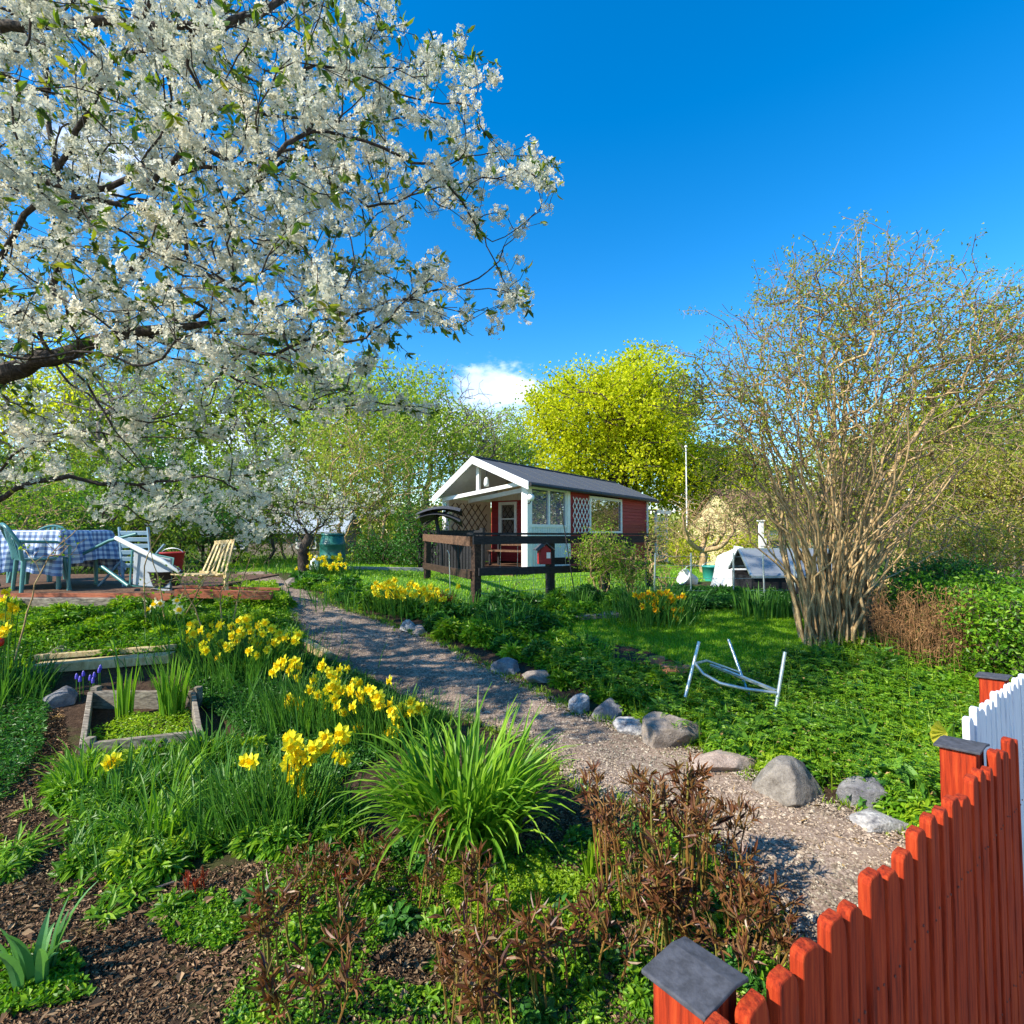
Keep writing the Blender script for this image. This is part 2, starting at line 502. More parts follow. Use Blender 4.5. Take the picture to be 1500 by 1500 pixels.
M['twigb'] = bark('twig_beige', [(.16, .10, .045), (.44, .30, .15), (.62, .46, .26)], 25)
M['twign'] = bark('twig_brown', [(.09, .06, .045), (.24, .165, .115), (.40, .29, .20)], 25)
M['twigg'] = bark('twig_grey', [(.09, .07, .06), (.22, .18, .15), (.36, .30, .26)], 25)
M['cbark'] = bark('cherry_bark', [(.018, .014, .012), (.055, .043, .035), (.13, .10, .085)], 40, .9)
M['dbark'] = bark('dark_bark', [(.025, .02, .015), (.07, .055, .04), (.14, .115, .09)], 20)
M['rust'] = bark('dry_stem', [(.10, .05, .025), (.24, .12, .05), (.38, .23, .11)], 40)

# ------------------------------------------------------------------ ground
def ground_material():
    m, N, L, out = mat('garden_soil')
    b = N.new('ShaderNodeBsdfPrincipled'); v = coords(N, L)
    n1 = noise(N, L, v, 35, 10, .75); n2 = noise(N, L, v, 1.3, 5); n3 = noise(N, L, v, 6, 6)
    soil = ramp(N, L, n1, [(.022, .013, .008), (.065, .040, .026), (.15, .10, .066)], [.3, .52, .75])
    grn = ramp(N, L, n3, [(.03, .055, .012), (.075, .12, .02)])
    g = N.new('ShaderNodeNewGeometry'); s = N.new('ShaderNodeSeparateXYZ'); L.new(g.outputs['Position'], s.inputs[0])
    mr = N.new('ShaderNodeMapRange'); mr.inputs[1].default_value = 9; mr.inputs[2].default_value = 15; L.new(s.outputs['Y'], mr.inputs[0])
    f2 = ramp(N, L, n2, [(0, 0, 0), (.55, .55, .55)], [.5, .62])
    mx = N.new('ShaderNodeMath'); mx.operation = 'MAXIMUM'; L.new(mr.outputs[0], mx.inputs[0]); L.new(f2, mx.inputs[1])
    L.new(mixc(N, L, mx.outputs[0], soil, grn), b.inputs['Base Color'])
    b.inputs['Roughness'].default_value = .95; b.inputs['Specular IOR Level'].default_value = .15
    L.new(bump(N, L, n1, .9, .02), b.inputs['Normal']); L.new(b.outputs[0], out.inputs[0]); return m

def grid_ground():
    t = np.linspace(-1, 1, 260); xs = 8*t+172*np.sign(t)*np.abs(t)**5
    u = np.linspace(0, 1, 330); ys = -14+34*u+380*u**6
    X, Y = np.meshgrid(xs, ys); Z = ter(X, Y)
    Z = Z+.006*RNG.normal(size=Z.shape)*(Y < 14)
    v = np.stack([X, Y, Z], -1).reshape(-1, 3); nx = len(xs); ny = len(ys)
    i = (np.arange(ny-1)[:, None]*nx+np.arange(nx-1)[None]).ravel()
    f = np.stack([i, i+1, i+nx+1, i+nx], 1)
    return MB().add(v, f)
struct(single('ground', grid_ground(), ground_material(), smooth=True))

def gravel_material():
    m, N, L, out = mat('gravel')
    b = N.new('ShaderNodeBsdfPrincipled'); v = coords(N, L); big = noise(N, L, v, .9, 6, .7)
    vo = N.new('ShaderNodeTexVoronoi'); vo.inputs['Scale'].default_value = 85; L.new(v, vo.inputs['Vector'])
    sp = N.new('ShaderNodeSeparateColor'); L.new(vo.outputs['Color'], sp.inputs[0])
    stone = ramp(N, L, sp.outputs[0], [(.11, .082, .064), (.22, .165, .13), (.35, .27, .215), (.48, .39, .32)])
    n2 = noise(N, L, v, 2.2, 5); n3 = noise(N, L, v, 55, 6)
    dust = ramp(N, L, n3, [(.19, .135, .10), (.31, .225, .165)])
    c = mixc(N, L, ramp(N, L, n2, [(.15, .15, .15), (.75, .75, .75)], [.4, .62]), stone, dust)
    c = mixc(N, L, 1.0, c, ramp(N, L, big, [(.62, .60, .58), (1.15, 1.12, 1.08)], [.38, .6]), 'MULTIPLY')
    L.new(c, b.inputs['Base Color']); b.inputs['Roughness'].default_value = .9; b.inputs['Specular IOR Level'].default_value = .2
    L.new(bump(N, L, vo.outputs['Distance'], -.8, .012), b.inputs['Normal']); L.new(b.outputs[0], out.inputs[0]); return m
M['gravel'] = gravel_material()

def resample(p, n):
    p = np.asarray(p, float); d = np.r_[0, np.cumsum(np.linalg.norm(np.diff(p[:, :2], axis=0), axis=1))]
    t = np.linspace(0, d[-1], n)
    return np.stack([np.interp(t, d, p[:, k]) for k in range(p.shape[1])], 1)

PL = [(395, 862), (415, 885), (430, 915), (450, 948), (480, 965), (520, 988), (565, 1010), (600, 1030), (640, 1047), (700, 1062), (760, 1085), (815, 1120), (850, 1165), (900, 1180), (960, 1190), (1010, 1215), (1060, 1265), (1100, 1320), (1150, 1375), (1180, 1440)]
PR = [(440, 862), (465, 876), (500, 890), (545, 905), (600, 925), (640, 940), (690, 965), (740, 990), (790, 1012), (830, 1036), (880, 1055), (930, 1072), (1000, 1092), (1060, 1112), (1120, 1140), (1200, 1170), (1290, 1200), (1380, 1250), (1480, 1330), (1560, 1420)]
pl = G(*np.array(PL).T); pr = G(*np.array(PR).T)
def sm(a, k=5):
    a = a.copy()
    for _ in range(k): a[1:-1] = (a[:-2]+2*a[1:-1]+a[2:])/4
    return a
NP_ = 260
pls = sm(resample(pl, NP_), 12)[:, :2]; prs = sm(resample(pr, NP_), 12)[:, :2]
# the path keeps running on behind the far bend
def ext(a, d, n=14): return np.vstack([a[0]+np.array(d)*np.linspace(1, 1/n, n)[:, None], a])
pls = ext(pls, (-2.2, 3.0)); prs = ext(prs, (-2.2, 3.4))
k_ = len(pls); wv = np.random.default_rng(3).normal(0, .02, (k_, 2))
wv = sm(wv, 2); pls = pls+wv; prs = prs-wv[::-1]
ms = np.linspace(0, 1, 22)
PXY = pls[:, None]*(1-ms[None, :, None])+prs[:, None]*ms[None, :, None]
PZ = ter(PXY[..., 0], PXY[..., 1])+.022*np.minimum(1, 6*ms*(1-ms))[None]-.004+.003*RNG.normal(size=PXY.shape[:2])
pv = np.concatenate([PXY, PZ[..., None]], -1).reshape(-1, 3)
i = (np.arange(k_-1)[:, None]*22+np.arange(21)[None]).ravel()
struct(single('gravel_path', MB().add(pv, np.stack([i, i+1, i+23, i+22], 1)), M['gravel'], smooth=True))
PATH = np.vstack([pls, prs[::-1]])
# street side of the fence: the camera stands on it
sv = [(-3, -6), (9, -6), (9, 6.2), (3.2, 2.32), (.3, .42), (-3, -2.0)]
def sheet(name, poly, step, lift, m, jit=.0, amp=.003):
    poly = np.asarray(poly, float)[:, :2]; lo = poly.min(0); hi = poly.max(0)
    nx = int((hi[0]-lo[0])/step)+2; ny = int((hi[1]-lo[1])/step)+2
    X, Y = np.meshgrid(lo[0]+np.arange(nx)*step, lo[1]+np.arange(ny)*step)
    X = X+RNG.normal(0, step*.2, X.shape); Y = Y+RNG.normal(0, step*.2, X.shape)
    v = np.stack([X, Y, ter(X, Y)+lift+amp*RNG.normal(size=X.shape)], -1).reshape(-1, 3)
    i = (np.arange(ny-1)[:, None]*nx+np.arange(nx-1)[None]).ravel()
    f = np.stack([i, i+1, i+nx+1, i+nx], 1)
    c = v[f].mean(1); f = f[inpoly(c[:, 0], c[:, 1], poly)]
    u, inv = np.unique(f, return_inverse=True)
    return struct(single(name, MB().add(v[u], inv.reshape(-1, 4)), m, smooth=True))
sheet('street', sv, .09, .012, M['gravel'])

# loose stones on the path (real pebbles)
def pebbles(n, poly, rlo, rhi, lift, near=None):
    q = sample_poly(poly, n)
    if near is not None: q = q[RNG.random(len(q)) < np.clip(near/np.hypot(q[:, 0], q[:, 1]), 0, 1)**1.3]
    n = len(q); r = RNG.uniform(rlo, rhi, n)*(1+1.2*(RNG.random(n) < .06))
    o = np.array([(1, 0, 0), (0, 1, 0), (-1, 0, 0), (0, -1, 0), (0, 0, 1), (0, 0, -1)], float)
    v = o[None]*r[:, None, None]*RNG.uniform(.6, 1.2, (n, 6, 1))*np.array([1, 1, .6]); v[:, :, 0] *= RNG.uniform(.8, 1.5, (n, 1))
    a = RNG.uniform(0, 2*PI, n); c, s = np.cos(a)[:, None], np.sin(a)[:, None]
    x = v[..., 0]*c-v[..., 1]*s; y = v[..., 0]*s+v[..., 1]*c; v = np.stack([x, y, v[..., 2]+v[..., 0]*RNG.normal(0, .2, (n, 1))], -1)
    v = v+np.concatenate([q, (ter(q[:, 0], q[:, 1])+lift)[:, None]], 1)[:, None]
    f = np.array([(0, 1, 4), (1, 2, 4), (2, 3, 4), (3, 0, 4), (1, 0, 5), (2, 1, 5), (3, 2, 5), (0, 3, 5)])
    return MB().add(v.reshape(-1, 3), (np.arange(n)[:, None, None]*6+f[None]).reshape(-1, 3))
M['peb'] = leaf_mat('pebble', [(.13, .095, .075), (.25, .19, .15), (.37, .29, .235), (.52, .44, .37)], 0, .85, .2)
stuff(single('loose_gravel', pebbles(60000, PATH, .004, .0085, .02, 3.0), M['peb']), 'loose pinkish grey gravel scattered over the winding garden path', 'gravel')

# ------------------------------------------------------------------ lawns
def GP(pts): return G(*np.array(pts, float).T)[:, :2]
LAWN1 = GP([(838, 912), (905, 902), (1010, 898), (1110, 893), (1175, 905), (1195, 930), (1190, 955), (1120, 985), (1040, 985), (975, 965), (930, 950), (870, 940), (838, 930)])
LAWN2 = np.vstack([GP([(520, 878), (620, 884), (760, 880), (900, 876), (960, 862)]), [(6.5, 13), (6, 21), (-6.5, 21), (-9, 16), (-7, 12.5), (-4.2, 11.5)], GP([(505, 858)])])
def lawn_mat():
    m, N, L, out = mat('turf'); b = N.new('ShaderNodeBsdfPrincipled'); v = coords(N, L)
    c = ramp(N, L, noise(N, L, v, 30, 6, .7), [(.03, .09, .01), (.08, .2, .02), (.13, .26, .03)], [.3, .5, .7])
    L.new(c, b.inputs['Base Color']); b.inputs['Roughness'].default_value = .9; L.new(b.outputs[0], out.inputs[0]); return m
M['turf'] = lawn_mat()
sheet('lawn', LAWN1, .1, .008, M['turf']); sheet('lawn', LAWN2, .25, .008, M['turf'])
def grass(poly, n, L0, L1, w, m, name, label, cat='grass', tilt=.5, k=2):
    q = sample_poly(poly, n); b = np.concatenate([q, ter(q[:, 0], q[:, 1])[:, None]], 1)
    mb = MB(); blades(mb, b, RNG.uniform(0, 2*PI, n), RNG.uniform(0, tilt, n), RNG.uniform(.2, 1.2, n), RNG.uniform(L0, L1, n), w*RNG.uniform(.7, 1.3, n), k)
    return stuff(single(name, mb, m), label, cat)
grass(LAWN1, 52000, .025, .06, .007, M['grass'], 'lawn_grass', 'small mown lawn dappled with shade in front of the big bare bush')
far = LAWN2.copy(); far = far[far[:, 1] < 30]
grass(LAWN2, 80000, .03, .08, .016, M['grass'], 'lawn_grass', 'bright sunlit lawn stretching behind the dark railing to the cottage')
# ------------------------------------------------------------------ materials for built things
M['redwall'] = wood('red_siding', [(.27, .020, .024), (.37, .032, .034), (.43, .045, .046)], .6, (1.5, 1.5, 18), 6, .25)
M['white'] = plain('white_paint', (.80, .79, .76), .45, var=.06, scale=9, bmp=.05)
M['offwhite'] = plain('off_white_boards', (.62, .66, .66), .5, var=.05, scale=9, bmp=.05)
M['beige'] = plain('beige_panel', (.62, .50, .34), .6, var=.08, scale=5, bmp=.05)
M['roof'] = plain('roof_felt', (.075, .08, .09), .9, var=.3, scale=40, bmp=.3)
M['black'] = wood('black_stain', [(.010, .010, .012), (.022, .022, .026), (.035, .034, .036)], .55, (3, 3, 10), 5, .3)
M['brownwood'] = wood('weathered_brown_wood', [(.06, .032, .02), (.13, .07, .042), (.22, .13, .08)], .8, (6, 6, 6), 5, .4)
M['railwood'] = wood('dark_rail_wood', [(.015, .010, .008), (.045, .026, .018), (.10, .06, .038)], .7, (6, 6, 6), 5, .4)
M['greywood'] = wood('grey_timber', [(.09, .075, .06), (.25, .21, .165), (.44, .38, .30)], .85, (3, 12, 12), 5, .5)
M['tanwood'] = wood('tan_slats', [(.38, .27, .12), (.55, .42, .21), (.68, .55, .31)], .7, (5, 5, 2), 6, .3)
M['redpaint'] = wood('falu_red_paint', [(.16, .014, .004), (.40, .036, .007), (.52, .068, .014)], .85, (17, 17, .8), 7, 1.0, wear=(.26, .035, .012))
M['whitepaint'] = wood('white_fence_paint', [(.66, .68, .74), (.78, .80, .84), (.85, .86, .88)], .6, (22, 22, 1.6), 6, .4)
M['cap'] = plain('bitumen_cap', (.055, .057, .068), .85, var=.35, scale=60, bmp=.5)
M['metal'] = plain('galvanised_tube', (.50, .56, .55), .38, .75, var=.12, scale=20, bmp=.05)
M['teal'] = plain('green_plastic', (.07, .22, .21), .35, var=.08, bmp=0)
M['tub'] = plain('turquoise_plastic', (.04, .36, .30), .4, var=.08, bmp=0)
M['barrel'] = plain('dark_green_barrel', (.015, .12, .10), .4, var=.1, bmp=0)
M['plwhite'] = plain('white_plastic', (.75, .77, .76), .45, var=.06, bmp=.1, scale=6)
M['terra'] = plain('terracotta', (.50, .20, .10), .85, var=.2, scale=20)
M['orange'] = plain('dark_canvas', (.05, .052, .06), .8, var=.3, scale=25)
M['curtain'] = plain('pale_blind', (.34, .38, .42), .8, var=.05, stretch=(30, 1, 1))
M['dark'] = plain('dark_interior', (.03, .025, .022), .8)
M['concrete'] = plain('concrete', (.36, .33, .30), .9, var=.2, scale=25)
M['deckred'] = wood('red_brown_decking', [(.25, .07, .035), (.36, .11, .055), (.45, .17, .09)], .7, (2, 14, 14), 4, .4)
def glass_mat(name, base, tr):
    m, N, L, out = mat(name)
    g = N.new('ShaderNodeBsdfGlossy'); g.inputs['Roughness'].default_value = .02; g.inputs[0].default_value = (.9, .93, 1, 1)
    d = N.new('ShaderNodeBsdfDiffuse'); d.inputs[0].default_value = rgb(base)
    t = N.new('ShaderNodeBsdfTransparent'); t.inputs[0].default_value = (.85, .9, .9, 1)
    x = N.new('ShaderNodeMixShader'); x.inputs[0].default_value = tr; L.new(d.outputs[0], x.inputs[1]); L.new(t.outputs[0], x.inputs[2])
    fr = N.new('ShaderNodeFresnel'); fr.inputs[0].default_value = 1.5
    ml = N.new('ShaderNodeMath'); ml.operation = 'MULTIPLY_ADD'; ml.inputs[1].default_value = 1.6; ml.inputs[2].default_value = .12; L.new(fr.outputs[0], ml.inputs[0])
    y = N.new('ShaderNodeMixShader'); L.new(ml.outputs[0], y.inputs[0]); L.new(x.outputs[0], y.inputs[1]); L.new(g.outputs[0], y.inputs[2])
    L.new(y.outputs[0], out.inputs[0]); return m
M['glass'] = glass_mat('window_glass', (.05, .06, .07), .75)
M['glassp'] = glass_mat('cloudy_glazing', (.30, .32, .33), .25)
M['glassd'] = glass_mat('window_glass_painted_sky', (.07, .09, .20), .12)  # blue base paints the sky's reflection into the panes

# ------------------------------------------------------------------ cottage
HC = np.array([.38, 13., 0]); HD = np.array([.585, .811, 0]); HG = np.array([-.811, .585, 0])
def H(u, v, z): return HC+HD*u+HG*v+np.array([0, 0, z])
def hb(mb, u0, u1, v0, v1, z0, z1, mi=0): return mb.obox(H(u0, v0, z0), HD*(u1-u0), HG*(v1-v0), (0, 0, z1-z0), mi)
cot = empty('cottage', H(0, 0, .5))
tag(cot, 'small red weatherboarded cottage with white gable, open porch and dark roof behind the dark railing', 'cottage')
VL = 2.82   # left wall
def siding(mb, axis, a0, a1, other, z0, z1, holes=(), out=-1):
    z = z0
    while z < z1-.01:
        zt = min(z+.115, z1); segs = [(a0, a1)]
        for h0, h1, hz0, hz1 in holes:
            if zt > hz0 and z < hz1:
                ns = []
                for s0, s1 in segs:
                    if h0 > s0: ns.append((s0, min(h0, s1)))
                    if h1 < s1: ns.append((max(h1, s0), s1))
                segs = [q for q in ns if q[1]-q[0] > .01]
        for s0, s1 in segs:
            if axis == 'u':
                o = H(s0, other, z); mb.obox(o, HD*(s1-s0), HG*.06, HG*.012+np.array([0, 0, zt-z-.004]))
            else:
                o = H(other, s0, z); mb.obox(o, HG*(s1-s0), HD*.06, HD*.012+np.array([0, 0, zt-z-.004]))
        z = zt
mb = MB()
siding(mb, 'u', 2.14, 8.25, 0, .1, 2.86, [(3.5, 5.75, 1.55, 2.66)])
siding(mb, 'v', .06, VL-.02, 2.12, .66, 2.86, [(1.86, 2.46, 1.5, 2.46)])
hb(mb, 2.18, 8.2, VL-.02, VL+.04, .1, 2.6)        # far long wall
hb(mb, 8.19, 8.25, .08, VL-.06, .1, 2.85)
wall = part('wall', mb, M['redwall'], cot)
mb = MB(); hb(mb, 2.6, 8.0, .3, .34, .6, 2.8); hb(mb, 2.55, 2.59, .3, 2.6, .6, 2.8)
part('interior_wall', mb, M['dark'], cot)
# left side panel of the porch with crossed slats
mb = MB(); hb(mb, .12, 2.1, VL, VL+.05, .66, 2.52); part('side_panel', mb, M['beige'], cot)
mb = MB()
for k in range(-6, 8):
    for s in (1, -1):
        p, q = [], []
        u0 = .25+k*.3; 
        a = np.array([u0, 1.42]); b = a+np.array([s*1.0, 1.0])
        for t in np.linspace(0, 1, 25):
            c_ = a+(b-a)*t
            if .22 < c_[0] < 1.9: p.append(c_)
        if len(p) > 3:
            mb.beam(H(p[0][0], VL-.02-.006*(s > 0), p[0][1]), H(p[-1][0], VL-.02-.006*(s > 0), p[-1][1]), .022, .012, up=HG)
part('lattice', mb, M['brownwood'], cot, 0).data.name = 'brown_lattice'
# bay of the porch: white boards below, sliding panes above
mb = MB()
for k in range(16):
    a = .2+k*1.86/16; hb(mb, a, a+.105, .02, .05, .62, 1.70)
hb(mb, .2, 2.06, .055, .07, .62, 1.70)
part('panelling', mb, M['offwhite'], cot)
mb = MB()
hb(mb, 0, .13, VL-.02, VL+.12, .55, 2.50); part('porch_post', mb, M['white'], cot); mb = MB(); hb(mb, 0, .2, -.01, .17, .55, 2.80)
part('porch_post', mb, M['white'], cot)
mb = MB(); hb(mb, 2.04, 2.2, -.025, .07, .5, 2.80)
part('corner_board', mb, M['white'], cot)
mb = MB(); hb(mb, 8.16, 8.32, -.025, .1, .05, 2.80); part('corner_board', mb, M['white'], cot)
w = MB()
hb(w, .2, 2.04, .0, .09, 1.70, 1.78); hb(w, .2, 2.04, .0, .09, 2.70, 2.80)
hb(w, 1.06, 1.13, .005, .085, 1.78, 2.70); hb(w, .2, .25, .008, .08, 1.78, 2.70); hb(w, 1.99, 2.04, .008, .08, 1.78, 2.70)
wf = part('window', w, M['white'], cot)
g = MB(); hb(g, .25, 1.06, .045, .05, 1.78, 2.70); hb(g, 1.13, 1.99, .045, .05, 1.78, 2.70); part('pane', g, M['glassd'], wf)
def window(u0, u1, z0, z1, pl_='u', at=0, bars=(), hbars=(), name='window'):
    f = MB()
    def bb(a0, a1, c0, c1, d0=-.03, d1=.05):
        if pl_ == 'u': hb(f, a0, a1, at+d0, at+d1, c0, c1)
        else: hb(f, at+d0, at+d1, a0, a1, c0, c1)
    t = .09
    bb(u0-t, u0, z0-t, z1+t); bb(u1, u1+t, z0-t, z1+t); bb(u0, u1, z1, z1+t, -.035); bb(u0, u1, z0-t, z0, -.035)
    for b_ in bars: bb(b_-.02, b_+.02, z0, z1, .0, .04)
    for b_ in hbars: bb(u0, u1, b_-.018, b_+.018, .005, .035)
    o = part(name, f, M['white'], cot)
    g = MB(); 
    if pl_ == 'u': hb(g, u0, u1, at+.018, at+.024, z0, z1)
    else: hb(g, at+.018, at+.024, u0, u1, z0, z1)
    part('pane', g, M['glass'], o)
    return o
wn = window(3.5, 5.75, 1.6, 2.6, 'u', 0, (), ())
mb = MB(); hb(mb, 3.5, 5.75, .03, .045, 2.03, 2.08); part('glazing_bar', mb, M['dark'], wn)
mb = MB()
for k in range(40): a = 3.5+k*2.25/40; hb(mb, a, a+.05, .12+.02*(k % 2), .13+.02*(k % 2), 1.6, 2.6)
part('blind', mb, M['curtain'], wn)
window(1.9, 2.42, 1.54, 2.42, 'v', 2.12, (), (1.98,))
# trellis on the red wall, thin white
mb = MB()
def diag(mb, plane, a0, a1, z0, z1, pitch, w, off):
    for s in (1, -1):
        n = int(((a1-a0)+(z1-z0))/pitch)+2
        for k in range(-n, n):
            pts = []
            for t in np.linspace(0, 1, 60):
                a = a0+t*(a1-a0); z = z0+k*pitch+s*(a-a0)*1.3
                if z0 <= z <= z1: pts.append((a, z))
            if len(pts) > 4:
                (p0, q0), (p1, q1) = pts[0], pts[-1]
                mb.beam(H(p0, off-.008*(s > 0), q0), H(p1, off-.008*(s > 0), q1), w, .008, up=HG)
diag(mb, 'u', 2.34, 3.38, 1.5, 2.6, .28, .03, -.03)
part('trellis', mb, M['white'], cot)
# roof
RV, RZ = 1.58, 3.54
U0, U1 = -.27, 8.75
def roofpt(v):
    return RZ-(RZ-2.78)/(RV+.2)*(RV-v) if v < RV else RZ-(RZ-2.55)/(3.0-RV)*(v-RV)
mb = MB()
for v0, v1 in ((-.22, RV), (RV, 3.02)):
    a, b = roofpt(v0), roofpt(v1)
    o = H(U0, v0, a)
    mb.obox(o, HD*(U1-U0), HG*(v1-v0)+np.array([0, 0, b-a]), (0, 0, .06))
rf = part('roof', mb, M['roof'], cot)
mb = MB()
for k in range(1, 9):
    u = U0+k*1.0
    for v0, v1 in ((-.22, RV), (RV, 3.02)):
        a, b = roofpt(v0), roofpt(v1); mb.obox(H(u, v0, a+.058), HD*.035, HG*(v1-v0)+np.array([0, 0, b-a]), (0, 0, .014))
mb.beam(H(U0, RV, RZ+.065), H(U1, RV, RZ+.065), .16, .03); part('roof_seams', mb, M['cap0'] if 'cap0' in M else M['roof'], rf)
mb = MB()
for v0, v1 in ((-.2, RV), (RV, 3.0)):
    a, b = roofpt(v0), roofpt(v1)
    mb.obox(H(U0+.02, v0, a-.012), HD*(U1-U0-.04), HG*(v1-v0)+np.array([0, 0, b-a]), (0, 0, .008))
part('soffit', mb, M['offwhite'], rf)
mb = MB()
for v0, v1 in ((-.24, RV), (RV, 3.04)):
    a, b = roofpt(v0), roofpt(v1)
    mb = MB(); mb.obox(H(U0-.03, v0, a-.13), HD*.028, HG*(v1-v0)+np.array([0, 0, b-a]), (0, 0, .20)); part('bargeboard', mb, M['white'], rf)
    mb = MB(); mb.obox(H(U1+.002, v0, a-.1), HD*.028, HG*(v1-v0)+np.array([0, 0, b-a]), (0, 0, .16)); part('bargeboard', mb, M['white'], rf)
mb = MB(); mb.tube([H(U0, -.27, 2.76), H(U1, -.27, 2.74)], .05, 8); part('gutter', mb, M['black'], rf)
# gable truss
mb = MB()
mb.beam(H(-.02, 2.9, 2.5), H(-.02, -.02, 2.84), .08, .10)
mb.beam(H(-.02, RV, 2.66), H(-.02, RV, 3.46), .09, .09, up=HD)
mb.beam(H(1.0, 2.8, 2.5), H(1.0, .06, 2.84), .08, .12)
part('gable_truss', mb, M['white'], cot)
mb = MB()
n_ = 18
for k in range(n_):
    v0 = .02+k*(VL-.04)/n_; v1 = v0+(VL-.04)/n_-.012
    hb(mb, 2.02, 2.05, v0, v1, 2.55, roofpt((v0+v1)/2)-.06)
part('gable_boards', mb, M['beige'], cot)
# rear lean-to with lattice
mb = MB()
mb.obox(H(8.3, -.35, 2.36), HD*1.55, HG*2.6+np.array([0, 0, .25]), (0, 0, .05)); part('lean_to_roof', mb, M['roof'], cot)
mb = MB(); mb.obox(H(8.29, -.39, 2.28), HD*1.58, HG*.03, (0, 0, .13)); hb(mb, 9.6, 9.7, -.3, -.2, -.25, 2.34); hb(mb, 8.42, 8.5, -.3, -.22, -.1, 2.34)
part('lean_to_post', mb, M['white'], cot)
mb = MB(); diag(mb, 'u', 8.52, 9.58, .1, 2.2, .36, .03, -.27); part('trellis', mb, M['white'], cot)
mb = MB(); hb(mb, 8.4, 9.6, 1.2, 1.25, -.3, 2.4); part('rear_wall', mb, M['dark'], cot)
# floor / plinth
mb = MB(); hb(mb, -.75, 2.15, -.1, VL+.1, .2, .62); hb(mb, 2.1, 8.3, .05, VL-.1, -.3, .2); part('porch_floor', mb, M['brownwood'], cot)
mb = MB(); hb(mb, -1.1, -.76, -.05, .75, .2, .48); part('step', mb, M['concrete'], cot)
# porch furniture and lamps
ln = empty('wall_lamp', H(-.03, .02, 2.45)); tag(ln, 'round white lamp fixed to the corner post of the porch', 'lamp')
mb = MB(); mb.lathe(H(-.03, -.14, 2.45), [(.001, -.09), (.06, -.08), (.09, -.03), (.09, .03), (.06, .08), (.001, .09)], 14); part('lamp_globe', mb, M['plwhite'], ln, True)
mb = MB(); mb.tube([H(.0, -.02, 2.3), H(-.03, -.1, 2.3), H(-.03, -.14, 2.37)], .015, 6); part('bracket', mb, M['black'], ln)
ln = empty('hanging_lantern', H(-.02, 1.3, 3.2)); tag(ln, 'small white lantern hanging in the peak of the gable', 'lantern')
mb = MB(); mb.lathe(H(-.02, 1.3, 2.92), [(.001, -.13), (.06, -.12), (.075, -.05), (.06, .08), (.03, .12), (.001, .14)], 12); part('lantern_body', mb, M['plwhite'], ln, True)
mb = MB(); mb.tube([H(-.02, 1.3, 3.04), H(-.02, 1.3, 3.38)], .008, 5); part('chain', mb, M['black'], ln)
bn = empty('bench', H(1.2, 1.3, .62)); tag(bn, 'dark red wooden bench standing inside the open porch', 'bench')
mb = MB()
for k in range(3): hb(mb, .75+k*.16, .89+k*.16, .5, 1.9, 1.02, 1.06)
part('seat', mb, M['brownwood'], bn)
mb = MB(); 
for k in range(2): hb(mb, 1.26, 1.29, .5, 1.9, 1.18+k*.17, 1.31+k*.17)
part('backrest', mb, M['brownwood'], bn)
for a in (.55, 1.8):
    mb = MB(); hb(mb, .78, .84, a, a+.06, .62, 1.02); hb(mb, 1.19, 1.25, a, a+.06, .62, 1.5); part('leg', mb, M['black'], bn)
# black slatted porch railing
rl = empty('porch_railing', H(-.7, 1.6, .5)); tag(rl, 'black slatted railing panel in front of the porch', 'railing')
mb = MB(); hb(mb, -.72, -.64, .95, 3.05, 1.5, 1.62); hb(mb, -.72, -.64, .95, 3.05, .62, .70); part('rail', mb, M['black'], rl)
mb = MB()
for k in range(19): a = .98+k*.107; hb(mb, -.75, -.725, a, a+.082, .55, 1.52)
part('slats', mb, M['black'], rl)
for a in (.85, 3.05): mb = MB(); hb(mb, -.74, -.64, a, a+.1, .4, 1.68); part('post', mb, M['black'], rl)
# dark canopy on leaning posts left of the porch
cn = empty('folded_parasol', (-2.6, 13.4, .5)); tag(cn, 'dark drooping canopy on a leaning post left of the porch', 'parasol')
c0 = P(648, 748, 13.2)
mb = MB(); a = np.linspace(0, 1, 9)
vv = []
for i_ in range(9):
    for j_ in range(9):
        s, t = i_/8, j_/8
        vv.append(c0+np.array([(s-.55)*1.1, (t-.5)*.9, .12-.9*(s-.6)**2*.5-.35*(t-.5)**2-.22*abs(s-.5)*(t > .5)]))
vv = np.array(vv); i_ = (np.arange(8)[:, None]*9+np.arange(8)[None]).ravel(); f_ = np.stack([i_, i_+1, i_+10, i_+9], 1)
mb.add(vv, f_); vb = vv.copy(); vb[:, 2] -= .10+.2*np.linspace(0, 1, 81)**2; mb.add(vb, f_[:, ::-1])
part('canopy', mb, M['orange'], cn, True)
mb = MB(); mb.tube([P(636, 742, 13.2), P(646, 800, 13.1), P(648, 850, 13.1)], .05, 7); mb.tube([P(622, 768, 13.25), P(660, 746, 13.2)], .03, 6); part('pole', mb, M['black'], cn)

